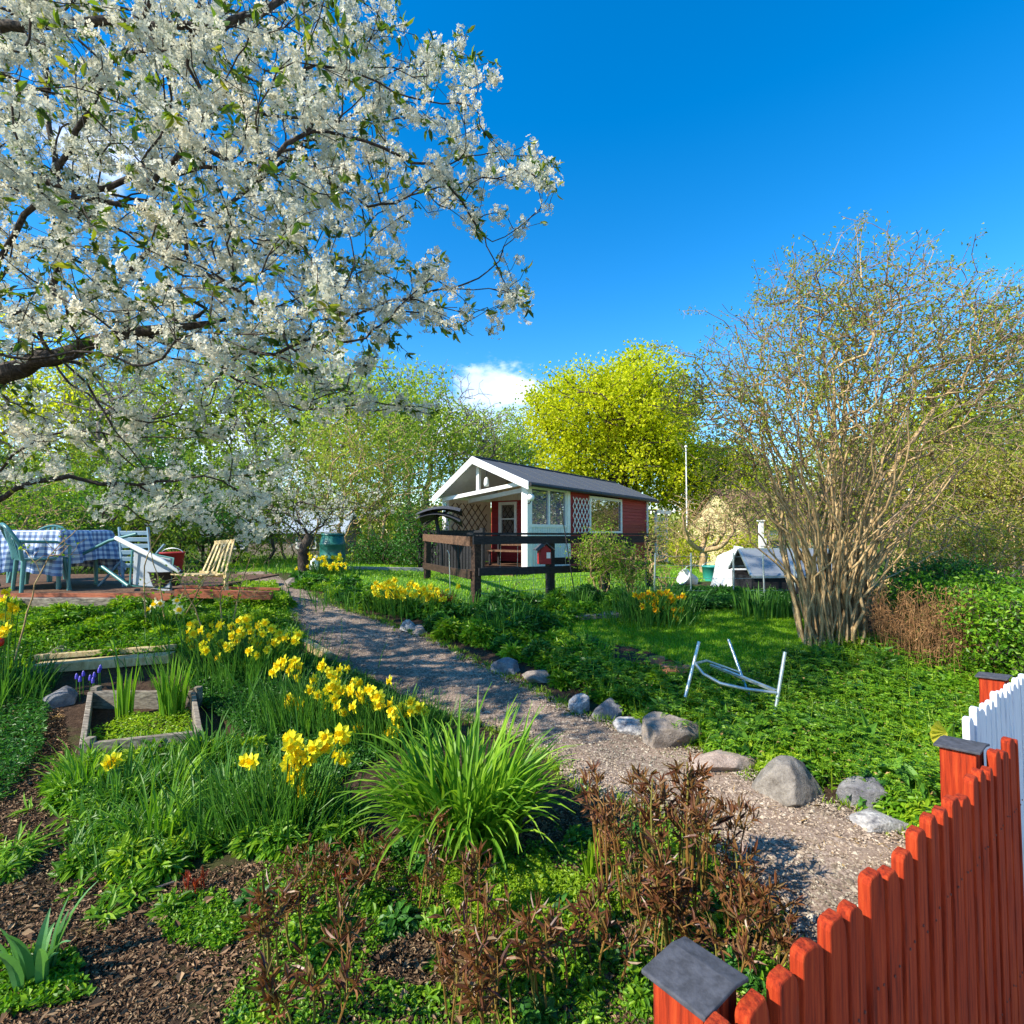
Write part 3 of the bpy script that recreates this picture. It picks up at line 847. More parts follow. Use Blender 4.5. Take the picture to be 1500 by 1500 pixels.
# ------------------------------------------------------------------ railing of dark beams in the lawn
A = np.array([-.56, 8.0]); R_ = np.array([2.72, 10.2]); L_ = np.array([-1.88, 11.4])
def tz(p): return float(ter(p[0], p[1]))
rr = empty('garden_railing', (A[0], A[1], tz(A))); tag(rr, 'heavy black beam railing with squat posts across the lawn', 'railing')
def post(name, p, h, w, m, root):
    mb = MB(); mb.box(p[0], p[1], tz(p)-.1, w, w, h+.1, .6); return part(name, mb, m, root, bevel=.006)
tt = [0, .37, .70, .86]
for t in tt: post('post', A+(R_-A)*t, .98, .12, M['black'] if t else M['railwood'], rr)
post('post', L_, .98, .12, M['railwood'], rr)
post('post', R_, .98, .12, M['black'], rr)
def b3(p, z): return np.array([p[0], p[1], z])
dAR = (R_-A)/np.linalg.norm(R_-A); nAR = np.array([dAR[1], -dAR[0]])
mb = MB(); mb.beam(b3(A-dAR*.1+nAR*.085, 1.46), b3(R_+dAR*.1+nAR*.085, 1.44), .04, .13); mb.beam(b3(A-dAR*.12+nAR*.02, 1.56), b3(R_+dAR*.12+nAR*.02, 1.54), .2, .035); part('top_rail', mb, M['black'], rr)
mb = MB(); mb.beam(b3(A+nAR*.085, .97), b3(R_+nAR*.085, .90), .035, .12); part('lower_rail', mb, M['black'], rr)
mb = MB(); p3 = A+(R_-A)*.37; p4 = A+(R_-A)*.70; mb.beam(b3(p3-nAR*.085, 1.08), b3(p4-nAR*.085, 1.06), .03, .12); part('middle_rail', mb, M['black'], rr)
dAL = (L_-A)/np.linalg.norm(L_-A); nAL = np.array([-dAL[1], dAL[0]])
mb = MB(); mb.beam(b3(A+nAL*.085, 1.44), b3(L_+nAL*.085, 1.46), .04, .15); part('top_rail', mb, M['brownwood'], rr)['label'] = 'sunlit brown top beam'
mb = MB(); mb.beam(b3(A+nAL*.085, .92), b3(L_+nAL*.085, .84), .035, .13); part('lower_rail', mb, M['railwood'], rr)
# fine wires under it
mb = MB()
for t in np.linspace(.02, .98, 12):
    p = A+(R_-A)*t; mb.tube([b3(p, tz(p)), b3(p+RNG.normal(0, .01, 2), 1.4)], .0035, 4)
for z in (.62, .8): mb.tube([b3(A, z), b3(R_, z)], .003, 4)
part('wire', mb, M['metal'], rr)
# bird house
bp = P(797, 815, 8.75); bh = empty('birdhouse', bp); tag(bh, 'little red birdhouse with a dark pitched roof on the railing', 'birdhouse')
mb = MB(); mb.box(bp[0], bp[1], bp[2]-.13, .19, .17, .24, .3); part('body', mb, M['redwall'], bh, bevel=.004)
mb = MB()
c_, s_ = math.cos(.3), math.sin(.3); ax = np.array([c_, s_, 0]); ay = np.array([-s_, c_, 0]); top = bp+np.array([0, 0, .22])
for s in (1, -1): mb.obox(top-ay*.13, ay*.26, ax*s*.15+np.array([0, 0, -.12]), (0, 0, .018))
part('roof', mb, M['roof'], bh)
mb = MB(); mb.obox(bp+ax*.01-ay*.088+np.array([0, 0, -.03]), ax*.07, -ay*.01, (0, 0, .1)); part('plate', mb, M['white'], bh)
mb = MB(); mb.add(np.array([bp+ax*-.095-ay*.08+[0, 0, .11], bp+ax*.095-ay*.08+[0, 0, .11], bp-ay*.08+[0, 0, .2], bp+ax*-.095+ay*.08+[0, 0, .11], bp+ax*.095+ay*.08+[0, 0, .11], bp+ay*.08+[0, 0, .2]]), [(0, 1, 2), (5, 4, 3)]); part('gable', mb, M['redwall'], bh)
# thin poles
mb = MB(); mb.tube([P(820, 732, 8.3), P(842, 872, 8.1)], .009, 5); o = single('garden_cane', mb, M['black'], G1(842, 876)); tag(o, 'thin dark cane leaning against the railing before the bay window', 'cane')
mb = MB(); mb.tube([P(655, 806, 7.6), P(658, 812, 7.6), P(660, 890, 7.6)], .006, 5); o = single('garden_cane', mb, M['metal'], G1(660, 890)); tag(o, 'thin pale cane with a hooked tip among the daffodils', 'cane')
# concrete block and planks on the lawn
def timber(pts, w, h, m, name, label, cat, group=None):
    pts = np.array(pts); mb = MB()
    mb.beam(pts[0], pts[1], w, h); o = single(name, mb, m, (pts[0]+pts[1])/2, bevel=.006); return tag(o, label, cat, group)
def gl(px, py, dz=0): q = G1(px, py); q[2] += dz; return q
timber([gl(820, 907, .03), gl(905, 903, .03)], .28, .06, M['greywood'], 'plank', 'wide weathered plank lying at the lawn edge before the orange daffodils', 'plank')
timber([gl(838, 872, .02), gl(905, 869, .02)], .16, .08, M['brownwood'], 'sleeper', 'brown sleeper edging the far lawn under the railing', 'sleeper')
timber([gl(500, 836, .05), gl(625, 838, .05)], .12, .12, M['concrete'], 'kerb', 'long low concrete edging in front of the bushy hedge', 'edging')
# ------------------------------------------------------------------ red and white picket fences
F0 = np.array([.38, .75]); FD = np.array([.81, .587]); FD /= np.linalg.norm(FD); FN = np.array([-FD[1], FD[0]])  # FN towards the garden
def F(t, n, z): q = F0+FD*t+FN*n; return np.array([q[0], q[1], z])
fr = np.random.default_rng(5)
def picket(root, t, n, top, w, th, m, bot=.05, sl=0):
    lean = fr.normal(0, .005); dz = fr.normal(0, .009); yaw = fr.normal(0, .07); w = w*fr.uniform(.92, 1.08); ca = fr.uniform(.5, 1.6); cb_ = fr.uniform(-.14, .1)
    top += dz; k = fr.uniform(.3, .5)
    prof = [(-w/2, 0), (w/2, 0), (w/2, 1), (w*(.40+cb_*.3), 2), (w*.12+w*(sl+cb_), 3), (-w*.32, 3.0), (-w*.46, 4), (-w/2, 4.5)]
    zz = {0: bot, 1: top-.032*ca, 2: top-.015*ca, 3: top, 4: top-.004, 4.5: top-.012}
    mb = MB(); v = []
    d = FD*math.cos(yaw)+FN*math.sin(yaw); nn = np.array([-d[1], d[0]])
    for s in (-.5, .5):
        for a, c in prof:
            z = zz[c] if c in zz else top
            q = F0+FD*(t+lean*(z/top))+FN*n+d*a+nn*(s*th)
            v.append((q[0], q[1], z))
    f = [tuple(range(8))[::-1][::-1], tuple(range(8, 16))[::-1]]
    for i in range(8): j = (i+1) % 8; f.append((i, i+8, j+8, j))
    mb.add(v, f); 
    o = part('picket', mb, m, root, bevel=.003)
    if m is M['redpaint'] and t > -.3:
        for zn in (.33, .79):
            for sx in (-.2, .22):
                c = F(t+sx*w, n-.5*th-.0012, zn+fr.normal(0, .006)); nb.lathe(c, [(.001, .001), (.0025, .0008), (.0027, -.001)], 8, axis=(-FN[0], -FN[1], 0))
    return o
def capped_post(t, n, top, label, w=.080, m=None):
    root = empty('fence_post', F(t, n, 0)); tag(root, label, 'fence post')
    mb = MB()
    for k in (-1, 1):   # made of two planks
        q = F(t+k*w*.253, n, 0); a = FD*(w/2-.001); b = FN*w
        mb.obox((q[0]-a[0]/2-b[0]/2, q[1]-a[1]/2-b[1]/2, 0), (a[0], a[1], 0), (b[0], b[1], 0), (0, 0, top))
    part('post', mb, M['redpaint'], root, bevel=.003)
    c = F(t, n, top+.002); e = .051; mb = MB(); X = np.array([FD[0], FD[1], 0]); Y = np.array([FN[0], FN[1], 0]); Z = np.array([0, 0, 1.])
    v = []
    for lift in (0, .007):
        for a in (-1, .35, 1):
            for b in (-1, 1):
                v.append(c+X*e*a+Y*e*b+Z*(lift+(.006 if a == .35 else 0)-.004*b))
    mb.add(v, [(6, 8, 9, 7), (8, 10, 11, 9), (0, 1, 3, 2), (2, 3, 5, 4), (0, 6, 7, 1), (4, 5, 11, 10), (0, 2, 8, 6), (2, 4, 10, 8), (1, 7, 9, 3), (3, 9, 11, 5)])
    part('post_cap', mb, M['cap'], root, bevel=.002)
    return root
nb = MB()
fc = empty('picket_fence', F(.6, 0, 0)); tag(fc, 'rust red picket fence running along the bottom right corner', 'fence')
t = -.62
while t < 1.455:
    picket(fc, t, 0, .985, .058, .021, M['redpaint'], sl=fr.uniform(-.1, .15)); t += .079+fr.normal(0, .002)
part('nail_heads', nb, plain('rusty_nail', (.16, .05, .035), .6, .3), fc)['kind'] = 'stuff'
for z in (.32, .78):
    for ta, tb_ in ((-.7, -.155), (-.07, 1.10), (1.19, 1.48)):
        mb = MB(); mb.beam(F(ta, .031, z), F(tb_, .031, z), .036, .07); part('rail', mb, M['redpaint'], fc, bevel=.004)
capped_post(-.112, .062, .978, 'red fence post with a flat black cap, nearest at the bottom edge')
capped_post(1.145, .062, .99, 'red capped fence post beside the yellow green fan leaf')
wf_ = empty('picket_fence', F(2.2, .1, 0)); tag(wf_, 'white picket fence carrying on beyond the red one at the right edge', 'fence')
t = 1.50
while t < 3.6:
    picket(wf_, t, .125, .99, .052, .02, M['whitepaint'], bot=.12); t += .068+fr.normal(0, .001)
for z in (.34, .78):
    mb = MB(); mb.beam(F(1.47, .152, z), F(3.65, .152, z), .03, .07); part('rail', mb, M['whitepaint'], wf_, bevel=.004)
capped_post(2.17, .19, .985, 'red capped fence post behind the white pickets')

# ------------------------------------------------------------------ rocks
def rock_mat(name, cols, scale=9):
    m, N, L, out = mat(name); b = N.new('ShaderNodeBsdfPrincipled'); v = coords(N, L)
    n1 = noise(N, L, v, scale, 9, .68); n2 = noise(N, L, v, 60, 5, .7)
    c = ramp(N, L, n1, cols, [.32, .5, .68]); c = mixc(N, L, .35, c, ramp(N, L, n2, [(.3, .3, .3), (1.2, 1.2, 1.2)], [.35, .6]), 'MULTIPLY')
    L.new(c, b.inputs['Base Color']); b.inputs['Roughness'].default_value = .88; b.inputs['Specular IOR Level'].default_value = .25
    ad = N.new('ShaderNodeMath'); L.new(n1, ad.inputs[0]); L.new(n2, ad.inputs[1])
    L.new(bump(N, L, ad.outputs[0], .7, .02), b.inputs['Normal']); L.new(b.outputs[0], out.inputs[0]); return m
M['rk_dark'] = rock_mat('rock_dark', [(.15, .13, .11), (.27, .24, .205), (.40, .36, .31)])
M['rk_brown'] = rock_mat('rock_brown', [(.16, .13, .10), (.29, .24, .20), (.42, .36, .30)])
M['rk_pale'] = rock_mat('rock_pale', [(.10, .10, .12), (.42, .40, .38), (.68, .66, .62)], 14)
M['rk_pink'] = rock_mat('rock_pink', [(.30, .22, .17), (.42, .32, .26), (.52, .42, .35)])
M['rk_blue'] = rock_mat('rock_blue', [(.11, .11, .125), (.22, .215, .225), (.38, .36, .34)])
def rock(px, py, wpx, hfrac, m, label, seed, yaw=0, deep=.8, sink=.3):
    c = G1(px, py); w = 1.14*wpx/750*c[1]
    r = np.random.default_rng(seed)
    bm = bmesh.new(); bmesh.ops.create_icosphere(bm, subdivisions=5, radius=1)
    v = np.array([q.co[:] for q in bm.verts]); f = np.array([[x.index for x in q.verts] for q in bm.faces]); bm.free()
    for _ in range(16):
        n = nrm(r.normal(size=3)); d = r.uniform(.55, .88); s = v@n-d
        v = v-np.where(s > 0, s*.93, 0)[:, None]*n
    nz = np.array([mnoise.fractal(Vector(q*1.6+seed), 1, 2, 4) for q in v]); v = v*(1+.07*nz)[:, None]
    nz = np.array([mnoise.noise(Vector(q*9+seed)) for q in v]); v = v*(1+.014*nz)[:, None]
    v = v/np.abs(v[:, :1]).max()*np.array([w/2, w/2*deep, w*hfrac])
    cy, sy = math.cos(yaw), math.sin(yaw); v = np.stack([v[:, 0]*cy-v[:, 1]*sy, v[:, 0]*sy+v[:, 1]*cy, v[:, 2]], 1)
    ctr = c+np.array([0, w*.30, v[:, 2].max()*(.62-sink*1.6)])
    o = single('rock', MB().add(v+ctr, f), m, c, smooth=True); tag(o, label, 'rock', 'rocks edging the gravel path'); return o
rock(1168, 1182, 104, .36, M['rk_dark'], 'big rounded dark grey boulder, largest of the path-edge rocks', 21, .2, .8)
rock(985, 1100, 92, .34, M['rk_brown'], 'brownish grey angular rock next to the white speckled one', 5, .4, .7)
rock(928, 1078, 52, .38, M['rk_pale'], 'white rock with dark speckles at the path edge', 8, .1, .8)
rock(1080, 1140, 116, .16, M['rk_pink'], 'flat pinkish stone sunk between boulder and brown rock', 13, .3, .6, .25)
rock(1296, 1196, 80, .34, M['rk_blue'], 'dark grey stone nearest the red fence', 17, -.3, .8)
rock(1305, 1228, 96, .14, M['rk_pale'], 'flat pale slab below the dark stone by the fence', 31, 0, .6, .2)
rock(1040, 1082, 60, .22, M['rk_pink'], 'small reddish stone behind the angular brown rock', 35, 0, .7, .2)
rock(852, 1044, 34, .5, M['rk_pale'], 'small upright pale stone beside a dark one', 41, 0, .8)
rock(893, 1052, 46, .35, M['rk_blue'], 'low dark stone behind the white speckled rock', 44, 0, .8)
rock(742, 989, 46, .34, M['rk_blue'], 'grey stone alone at the middle of the path edge', 51, 0, .8)
rock(790, 1000, 44, .22, M['rk_brown'], 'low brown stone under the green edge of the path', 54, 0, .8)
rock(597, 925, 26, .45, M['rk_pale'], 'small pale stone far along the path', 61, 0, .8)
rock(613, 930, 22, .5, M['rk_pink'], 'small pinkish stone far along the path', 64, 0, .8)
rock(425, 862, 24, .4, M['rk_brown'], 'small brown stone where the path disappears', 67, 0, .8)
rock(76, 968, 50, .3, M['rk_brown'], 'brown stone at the end of the split plank', 71, 0, .7)
rock(78, 1038, 44, .5, M['rk_blue'], 'squarish bluish white stone beside the dark bark path', 74, 0, .8)
timber([gl(436, 940, .03), gl(482, 966, .03)], .09, .08, M['tanwood'], 'edging_log', 'pale round timber edging at the bend of the gravel path', 'log')

# ------------------------------------------------------------------ raised bed and sleepers (left)
def board(root, p, q, h, th, m, name='board', sink=.06):
    p = np.array(p); q = np.array(q); mb = MB(); d = q-p; mb.beam(p+[0, 0, h/2-sink/2], q+[0, 0, h/2-sink/2], th, h+sink)
    return part(name, mb, m, root, bevel=.004)
a_, b_, c_, d_ = G1(120, 1118), G1(292, 1098), G1(282, 1036), G1(132, 1036)
rb = empty('raised_bed', a_); tag(rb, 'low grey timber raised bed holding tall leek plants', 'raised bed')
for p_, q_ in ((a_, b_), (b_, c_), (d_, c_), (a_, d_)): board(rb, p_, q_, .135, .035, M['greywood'])
for p_ in (a_, d_, c_):
    mb = MB(); mb.box(p_[0]+.03, p_[1]+.02, p_[2]-.05, .055, .055, .215); part('corner_post', mb, M['greywood'], rb, bevel=.004)
timber([gl(52, 985, .04), gl(252, 970, .05)], .17, .08, M['tanwood'], 'plank', 'tan sleeper lying in front of the raised bed', 'plank')
timber([gl(52, 972, .06), gl(258, 958, .07)], .05, .05, M['tanwood'], 'plank', 'thin split plank behind the tan sleeper', 'plank')
timber([gl(8, 893, .07), gl(212, 893, .07)], .12, .15, M['greywood'], 'sleeper', 'dark grey sleeper holding up the red brown decking', 'sleeper')

# terrace of red brown boards
dk = empty('terrace', gl(100, 880)); tag(dk, 'red brown timber terrace under the garden table', 'terrace')
zt = float(G1(100, 893)[2])+.16
mb = MB()
xl, xr, y0, y1 = -9.2, -4.3, 6.55, 9.4
k = 0
y = y0
while y < y1: mb.obox((xl, y, zt), (xr-xl, 0, 0), (0, .135, 0), (0, 0, .03)); y += .14
part('decking', mb, M['brownwood'], dk)
mb = MB(); mb.obox((xl, y0-.06, zt-.05), (xr-xl, 0, 0), (0, .028, 0), (0, 0, .09)); part('edge_board', mb, M['deckred'], dk)
mb = MB(); mb.beam((-4.3, 6.6, zt+.03), (-3.15, 6.75, zt-.02), .12, .10); mb.beam((-4.3, 6.72, zt+.1), (-3.1, 6.87, zt+.05), .03, .03); part('edge_beam', mb, M['deckred'], dk)
zt += .03

def plastic_chair(x, y, z, rz, lay, label, m, tilt=0, name='garden_chair'):
    root = empty(name, (x, y, z)); tag(root, label, 'chair', 'green plastic garden chairs')
    c, s = math.cos(rz), math.sin(rz)
    def T(p):
        p = np.atleast_2d(np.array(p, float)).copy()
        ct, st = math.cos(tilt), math.sin(tilt); yy = p[:, 1]*ct-p[:, 2]*st; zz = p[:, 1]*st+p[:, 2]*ct
        p[:, 1] = yy; p[:, 2] = zz-min(0, 0)
        return np.stack([x+p[:, 0]*c-p[:, 1]*s, y+p[:, 0]*s+p[:, 1]*c, z+p[:, 2]], 1)
    for sx in (-1, 1):
        for sy in (-1, 1):
            mb = MB(); mb.tube(T([(sx*.25, sy*.24-.02, 0), (sx*.21, sy*.2, .42)]), [.022, .026], 6); part('leg', mb, m, root, True)
    mb = MB(); p = T([(-.23, -.24, .42), (.23, -.24, .42), (.23, .22, .41), (-.23, .22, .41)]); mb.obox(p[0], p[1]-p[0], p[3]-p[0], T([(-.23, -.24, .445)])[0]-p[0]); part('seat', mb, m, root, bevel=.01)
    mb = MB(); aa = np.linspace(0, PI, 15)
    arch = [(-.24, .22, .42)]+[(-.25*math.cos(q), .25+.13*math.sin(q), .62+.26*math.sin(q)) for q in aa]+[(.24, .22, .42)]
    mb.tube(T(arch), .024, 7); part('back_frame', mb, m, root, True)
    mb = MB()
    for k in range(-3, 4):
        xx = k*.06; top = .62+.26*math.sqrt(max(0, 1-(xx/.25)**2)); mb.beam(T([(xx, .24, .44)])[0], T([(xx, .24+.13*(top-.62)/.26, top)])[0], .034, .008, up=T([(0, 1, 0)])[0]-T([(0, 0, 0)])[0])
    part('backrest', mb, m, root)
    for sx in (-1, 1):
        mb = MB(); mb.tube(T([(sx*.27, -.24, .0), (sx*.27, -.24, .6), (sx*.27, -.1, .65), (sx*.27, .24, .66)]), .02, 6); part('armrest', mb, m, root, True)
    return root
plastic_chair(-6.30, 6.86, zt, 2.5, 0, 'green plastic chair with a high arched back in front of the table', M['teal'])
plastic_chair(-7.1, 6.95, zt+.12, 1.3, 0, 'green plastic chair tipped at the left edge, legs pointing sideways', M['teal'], -.5)
# recliner with white front right of the table
rc = empty('recliner', (-4.65, 7.0, zt)); tag(rc, 'green framed folding recliner with a pale grey seat right of the table', 'recliner')
def Q(px, py, Y): return P(px, py, Y)
mb = MB(); mb.tube([Q(150, 830, 6.9), Q(188, 858, 6.75)], .022, 6); mb.tube([Q(146, 830, 7.3), Q(182, 850, 7.3)], .022, 6); part('leg', mb, M['teal'], rc, True)
mb = MB(); mb.tube([Q(170, 788, 6.9), Q(205, 806, 6.8), Q(238, 822, 6.75), Q(262, 838, 6.8)], [.03, .035, .03, .02], 7); part('armrest', mb, M['plwhite'], rc, True)
mb = MB(); v = [Q(196, 806, 6.95), Q(250, 818, 6.95), Q(246, 860, 6.85), Q(194, 856, 6.85)]; v = [np.array(q) for q in v]; mb.obox(v[0], v[1]-v[0], v[3]-v[0], (0, .05, 0)); part('seat', mb, M['curtain'], rc, bevel=.01)
mb = MB(); mb.tube([Q(194, 806, 6.9), Q(254, 818, 6.9), Q(250, 862, 6.8), Q(190, 858, 6.8), Q(194, 806, 6.9)], .014, 6); part('seat_frame', mb, M['teal'], rc, True)
mb = MB(); mb.tube([Q(120, 812, 7.2), Q(160, 792, 7.2), Q(200, 782, 7.2)], .022, 6); part('back_frame', mb, M['teal'], rc, True)
plastic_chair(-7.55, 8.2, zt, .3, 0, 'green plastic chair behind the table, half hidden by its cloth', M['teal'])
fo = empty('folded_chair', (-5.5, 7.5, zt)); tag(fo, 'blue grey folding chair leaning between table and recliner', 'chair'); M['bluepl'] = plain('blue_grey_plastic', (.16, .27, .36), .4, bmp=0)
for dx in (0, .42): mb = MB(); mb.tube([(-5.55+dx, 7.35, zt), (-5.75+dx, 7.5, zt+.85)], .02, 6); mb.tube([(-5.95+dx, 7.4, zt), (-5.5+dx, 7.5, zt+.6)], .018, 6); part('frame', mb, M['bluepl'], fo, True)
mb = MB()
for k in range(6): t_ = .35+k*.11; mb.beam((-5.55-.2*t_/1, 7.35+.15*t_, zt+.85*t_), (-5.13-.2*t_, 7.35+.15*t_, zt+.85*t_), .02, .06)
part('backrest', mb, M['bluepl'], fo, bevel=.004)
# table with checked cloth
tx, ty = -6.72, 7.35
tb = empty('garden_table', (tx, ty, zt)); tag(tb, 'green plastic garden table under a blue checked cloth', 'table')
TH = .80
mb = MB(); mb.box(tx, ty, zt+TH-.035, 1.22, .8, .03); part('tabletop', mb, M['teal'], tb, bevel=.01)
for sx in (-1, 1):
    for sy in (-1, 1): mb = MB(); mb.tube([(tx+sx*.52, ty+sy*.32, zt), (tx+sx*.5, ty+sy*.3, zt+TH-.035)], [.025, .032], 7); part('leg', mb, M['teal'], tb, True)
def cloth_mat():
    m, N, L, out = mat('checked_cloth'); u = N.new('ShaderNodeUVMap')
    s = N.new('ShaderNodeSeparateXYZ'); L.new(u.outputs[0], s.inputs[0]); r = []
    for k in (0, 1):
        a = N.new('ShaderNodeMath'); a.operation = 'MULTIPLY'; a.inputs[1].default_value = 12.5; L.new(s.outputs[k], a.inputs[0])
        b = N.new('ShaderNodeMath'); b.operation = 'FRACT'; L.new(a.outputs[0], b.inputs[0])
        g = N.new('ShaderNodeMath'); g.operation = 'GREATER_THAN'; g.inputs[1].default_value = .5; L.new(b.outputs[0], g.inputs[0]); r.append(g.outputs[0])
    ad = N.new('ShaderNodeMath'); L.new(r[0], ad.inputs[0]); L.new(r[1], ad.inputs[1])
    h = N.new('ShaderNodeMath'); h.operation = 'MULTIPLY'; h.inputs[1].default_value = .5; L.new(ad.outputs[0], h.inputs[0])
    c = ramp(N, L, h.outputs[0], [(.62, .68, .78), (.22, .31, .50), (.06, .11, .27)])
    b = N.new('ShaderNodeBsdfPrincipled'); L.new(c, b.inputs['Base Color']); b.inputs['Roughness'].default_value = .45
    L.new(b.outputs[0], out.inputs[0]); return m
n = 90; s = np.linspace(-1, 1, n); X, Y = np.meshgrid(s*1.08, s*1.0)
hx, hy = .63, .41; cr = np.random.default_rng(9)
ox = np.maximum(np.abs(X)-hx, 0); oy = np.maximum(np.abs(Y)-hy, 0); over = np.hypot(ox, oy)*1.0
tang = np.where(ox > oy, Y, X)
wav = .05*np.sin(tang*16+1+2*np.sin(tang*3))+.04*np.sin(tang*29+2.4)
cx = np.clip(X, -hx, hx)+np.sign(X)*np.where(ox > 0, .02+np.clip(wav, -.015, 1)*np.minimum(1, over*3)+.12*over, 0)
cy = np.clip(Y, -hy, hy)+np.sign(Y)*np.where(oy > 0, .02+np.clip(wav, -.015, 1)*np.minimum(1, over*3)+.12*over, 0)
Z = zt+TH+.006-over*.985-.0*X+.004*np.sin(X*9)*np.cos(Y*7)+.06*np.where(over > 0, np.sin(tang*5+1)*np.minimum(over, .5), 0)
v = np.stack([tx+cx, ty+cy, Z], -1).reshape(-1, 3); i = (np.arange(n-1)[:, None]*n+np.arange(n-1)[None]).ravel()
tag(single('tablecloth', MB().add(v, np.stack([i, i+1, i+n+1, i+n], 1), uv=np.stack([X, Y], -1).reshape(-1, 2)), cloth_mat(), (tx, ty, zt+TH), True), 'blue and white checked cloth draped over the garden table', 'tablecloth')
# slatted wooden chair
sc = empty('slatted_chair', gl(318, 868)); tag(sc, 'tan folding wooden chair with a tall slatted back', 'chair')
Ys = 7.2
TL, TR, BR, BL = P(318, 792, Ys), P(343, 790, Ys-.2), P(330, 842, Ys-.45), P(296, 840, Ys-.2)
mb = MB()
for k in range(6):
    t = k/5; mb.beam(TL+(TR-TL)*t, BL+(BR-BL)*t, .042, .014, up=np.cross(TR-TL, BL-TL))
part('backrest', mb, M['tanwood'], sc, bevel=.003)
mb = MB(); mb.beam(BL-(BR-BL)*.08, BR+(BR-BL)*.08, .03, .07); mb.beam(TL+(BL-TL)*.06-(TR-TL)*.05, TR+(BR-TR)*.06, .03, .05); part('rail', mb, M['tanwood'], sc)
for q, f_ in ((BL, 0), (BR, 1)):
    g_ = np.array([q[0]+.08*f_, q[1]-.05, ter(q[0], q[1])-.02]); mb = MB(); mb.beam(q, g_, .04, .03); part('leg', mb, M['tanwood'], sc)
mb = MB()
for k in range(5): d0 = np.array([-.09*k, -.02*k+.25*0, 0]); mb.beam(BL+d0+[-.05, .03, 0], BR+d0+[-.05, -.03, 0], .07, .015)
part('seat', mb, M['tanwood'], sc)
for sx in (0, 1):
    q = BL+[-.45, -.08+.1*sx, 0]; mb = MB(); mb.beam(q, (q[0]-.03, q[1], ter(q[0], q[1])), .03, .03); part('leg', mb, M['tanwood'], sc)
def bucket(px, py, r, h, m, name, label, cat, tilt=(0, 0, 1), rim=None, Yo=None):
    c = G1(px, py) if Yo is None else P(px, py, Yo)
    root = empty(name, c); tag(root, label, cat); mb = MB()
    mb.lathe(c, [(.001, 0), (r*.78, 0), (r*.82, .02), (r*.98, h*.93), (r*1.05, h*.93), (r*1.05, h), (r*.95, h), (r*.8, h*.3), (.001, h*.28)], 24, axis=tilt); part('body', mb, m, root, True)
    mb = MB(); a = np.linspace(0, PI, 12); mb.tube(np.array([c+np.array([math.cos(q)*r, 0, h*.93+math.sin(q)*r*.5]) for q in a]), .006, 5); part('handle', mb, M['metal'], root, True)
bucket(252, 838, .15, .28, M['redwall'], 'bucket', 'red and white bucket standing between recliner and slatted chair', 'bucket', Yo=7.2)
bucket(243, 858, .2, .2, M['dark'], 'flower_pot', 'wide dark pot on the ground left of the slatted chair', 'pot', Yo=7.0)
bucket(1043, 853, .21, .36, M['tub'], 'garden_tub', 'turquoise plastic tub behind the lawn bed', 'tub', Yo=11.2)
bucket(1016, 853, .17, .3, M['plwhite'], 'bucket', 'white bucket lying tipped beside the turquoise tub', 'bucket', (-.8, -.3, .4), Yo=10.8)
# barrel and jug by the hedge
def barrel(px, py, r, h, label):
    c = G1(px, py); root = empty('water_barrel', c); tag(root, label, 'barrel'); mb = MB()
    mb.lathe(c, [(.001, 0), (r*.85, 0), (r*.98, h*.2), (r, h*.35), (r*1.03, h*.36), (r*1.03, h*.4), (r, h*.41), (r, h*.7), (r*1.03, h*.71), (r*1.03, h*.75), (r*.97, h*.77), (r*.85, h*.97), (.001, h*.97)], 24); part('body', mb, M['barrel'], root, True)
    mb = MB(); mb.lathe(c+np.array([0, 0, h*.97]), [(r*.9, 0), (r*.9, .04), (.001, .05)], 24); part('lid', mb, M['barrel'], root, True)
barrel(487, 838, .30, .92, 'dark green water barrel in front of the bushy hedge')
jg = empty('watering_can', G1(463, 838)); tag(jg, 'white watering can standing left of the green barrel', 'watering can'); c = G1(463, 838)
mb = MB(); mb.lathe(c, [(.001, 0), (.14, 0), (.15, .03), (.13, .28), (.05, .36), (.04, .40), (.001, .40)], 16); part('body', mb, M['plwhite'], jg, True)
mb = MB(); mb.tube([c+[-.12, 0, .08], c+[-.3, -.05, .34], c+[-.36, -.06, .38]], [.025, .018, .03], 7); part('spout', mb, M['plwhite'], jg, True)
mb = MB(); mb.tube([c+[.1, 0, .3], c+[.2, 0, .36], c+[.2, 0, .15], c+[.13, 0, .08]], .014, 6); part('handle', mb, M['plwhite'], jg, True)
# white covered stack right of the tub
c = G1(1082, 862); cv = empty('covered_stack', c); tag(cv, 'bulky white plastic cover draped over a stack near the cold frame', 'cover')
mb = MB(); aa = np.arange(40)*2*PI/40; v = []; prf = [(1.25, 0), (1.18, .12), (1.1, .35), (1.0, .6), (.9, .72), (.5, .80), (.02, .82)]
for k, (r, z) in enumerate(prf):
    for q in aa:
        fo = 1+.05*math.sin(q*9+z*3)*(k < 5)+.03*math.sin(q*17+2)*(k < 4); sq = 1/max(abs(math.cos(q)), abs(math.sin(q)))**.7
        v.append(c+np.array([math.cos(q)*r*.30*fo*sq, math.sin(q)*r*.28*fo*sq+.2, z*.9*(1+.1*math.cos(q))]))
i = np.arange(len(prf)-1)[:, None]*40; j = np.arange(40)[None]; mb.add(v, np.stack([i+j, i+(j+1) % 40, i+40+(j+1) % 40, i+40+j], -1).reshape(-1, 4)); part('sheet', mb, M['plwhite'], cv, True)
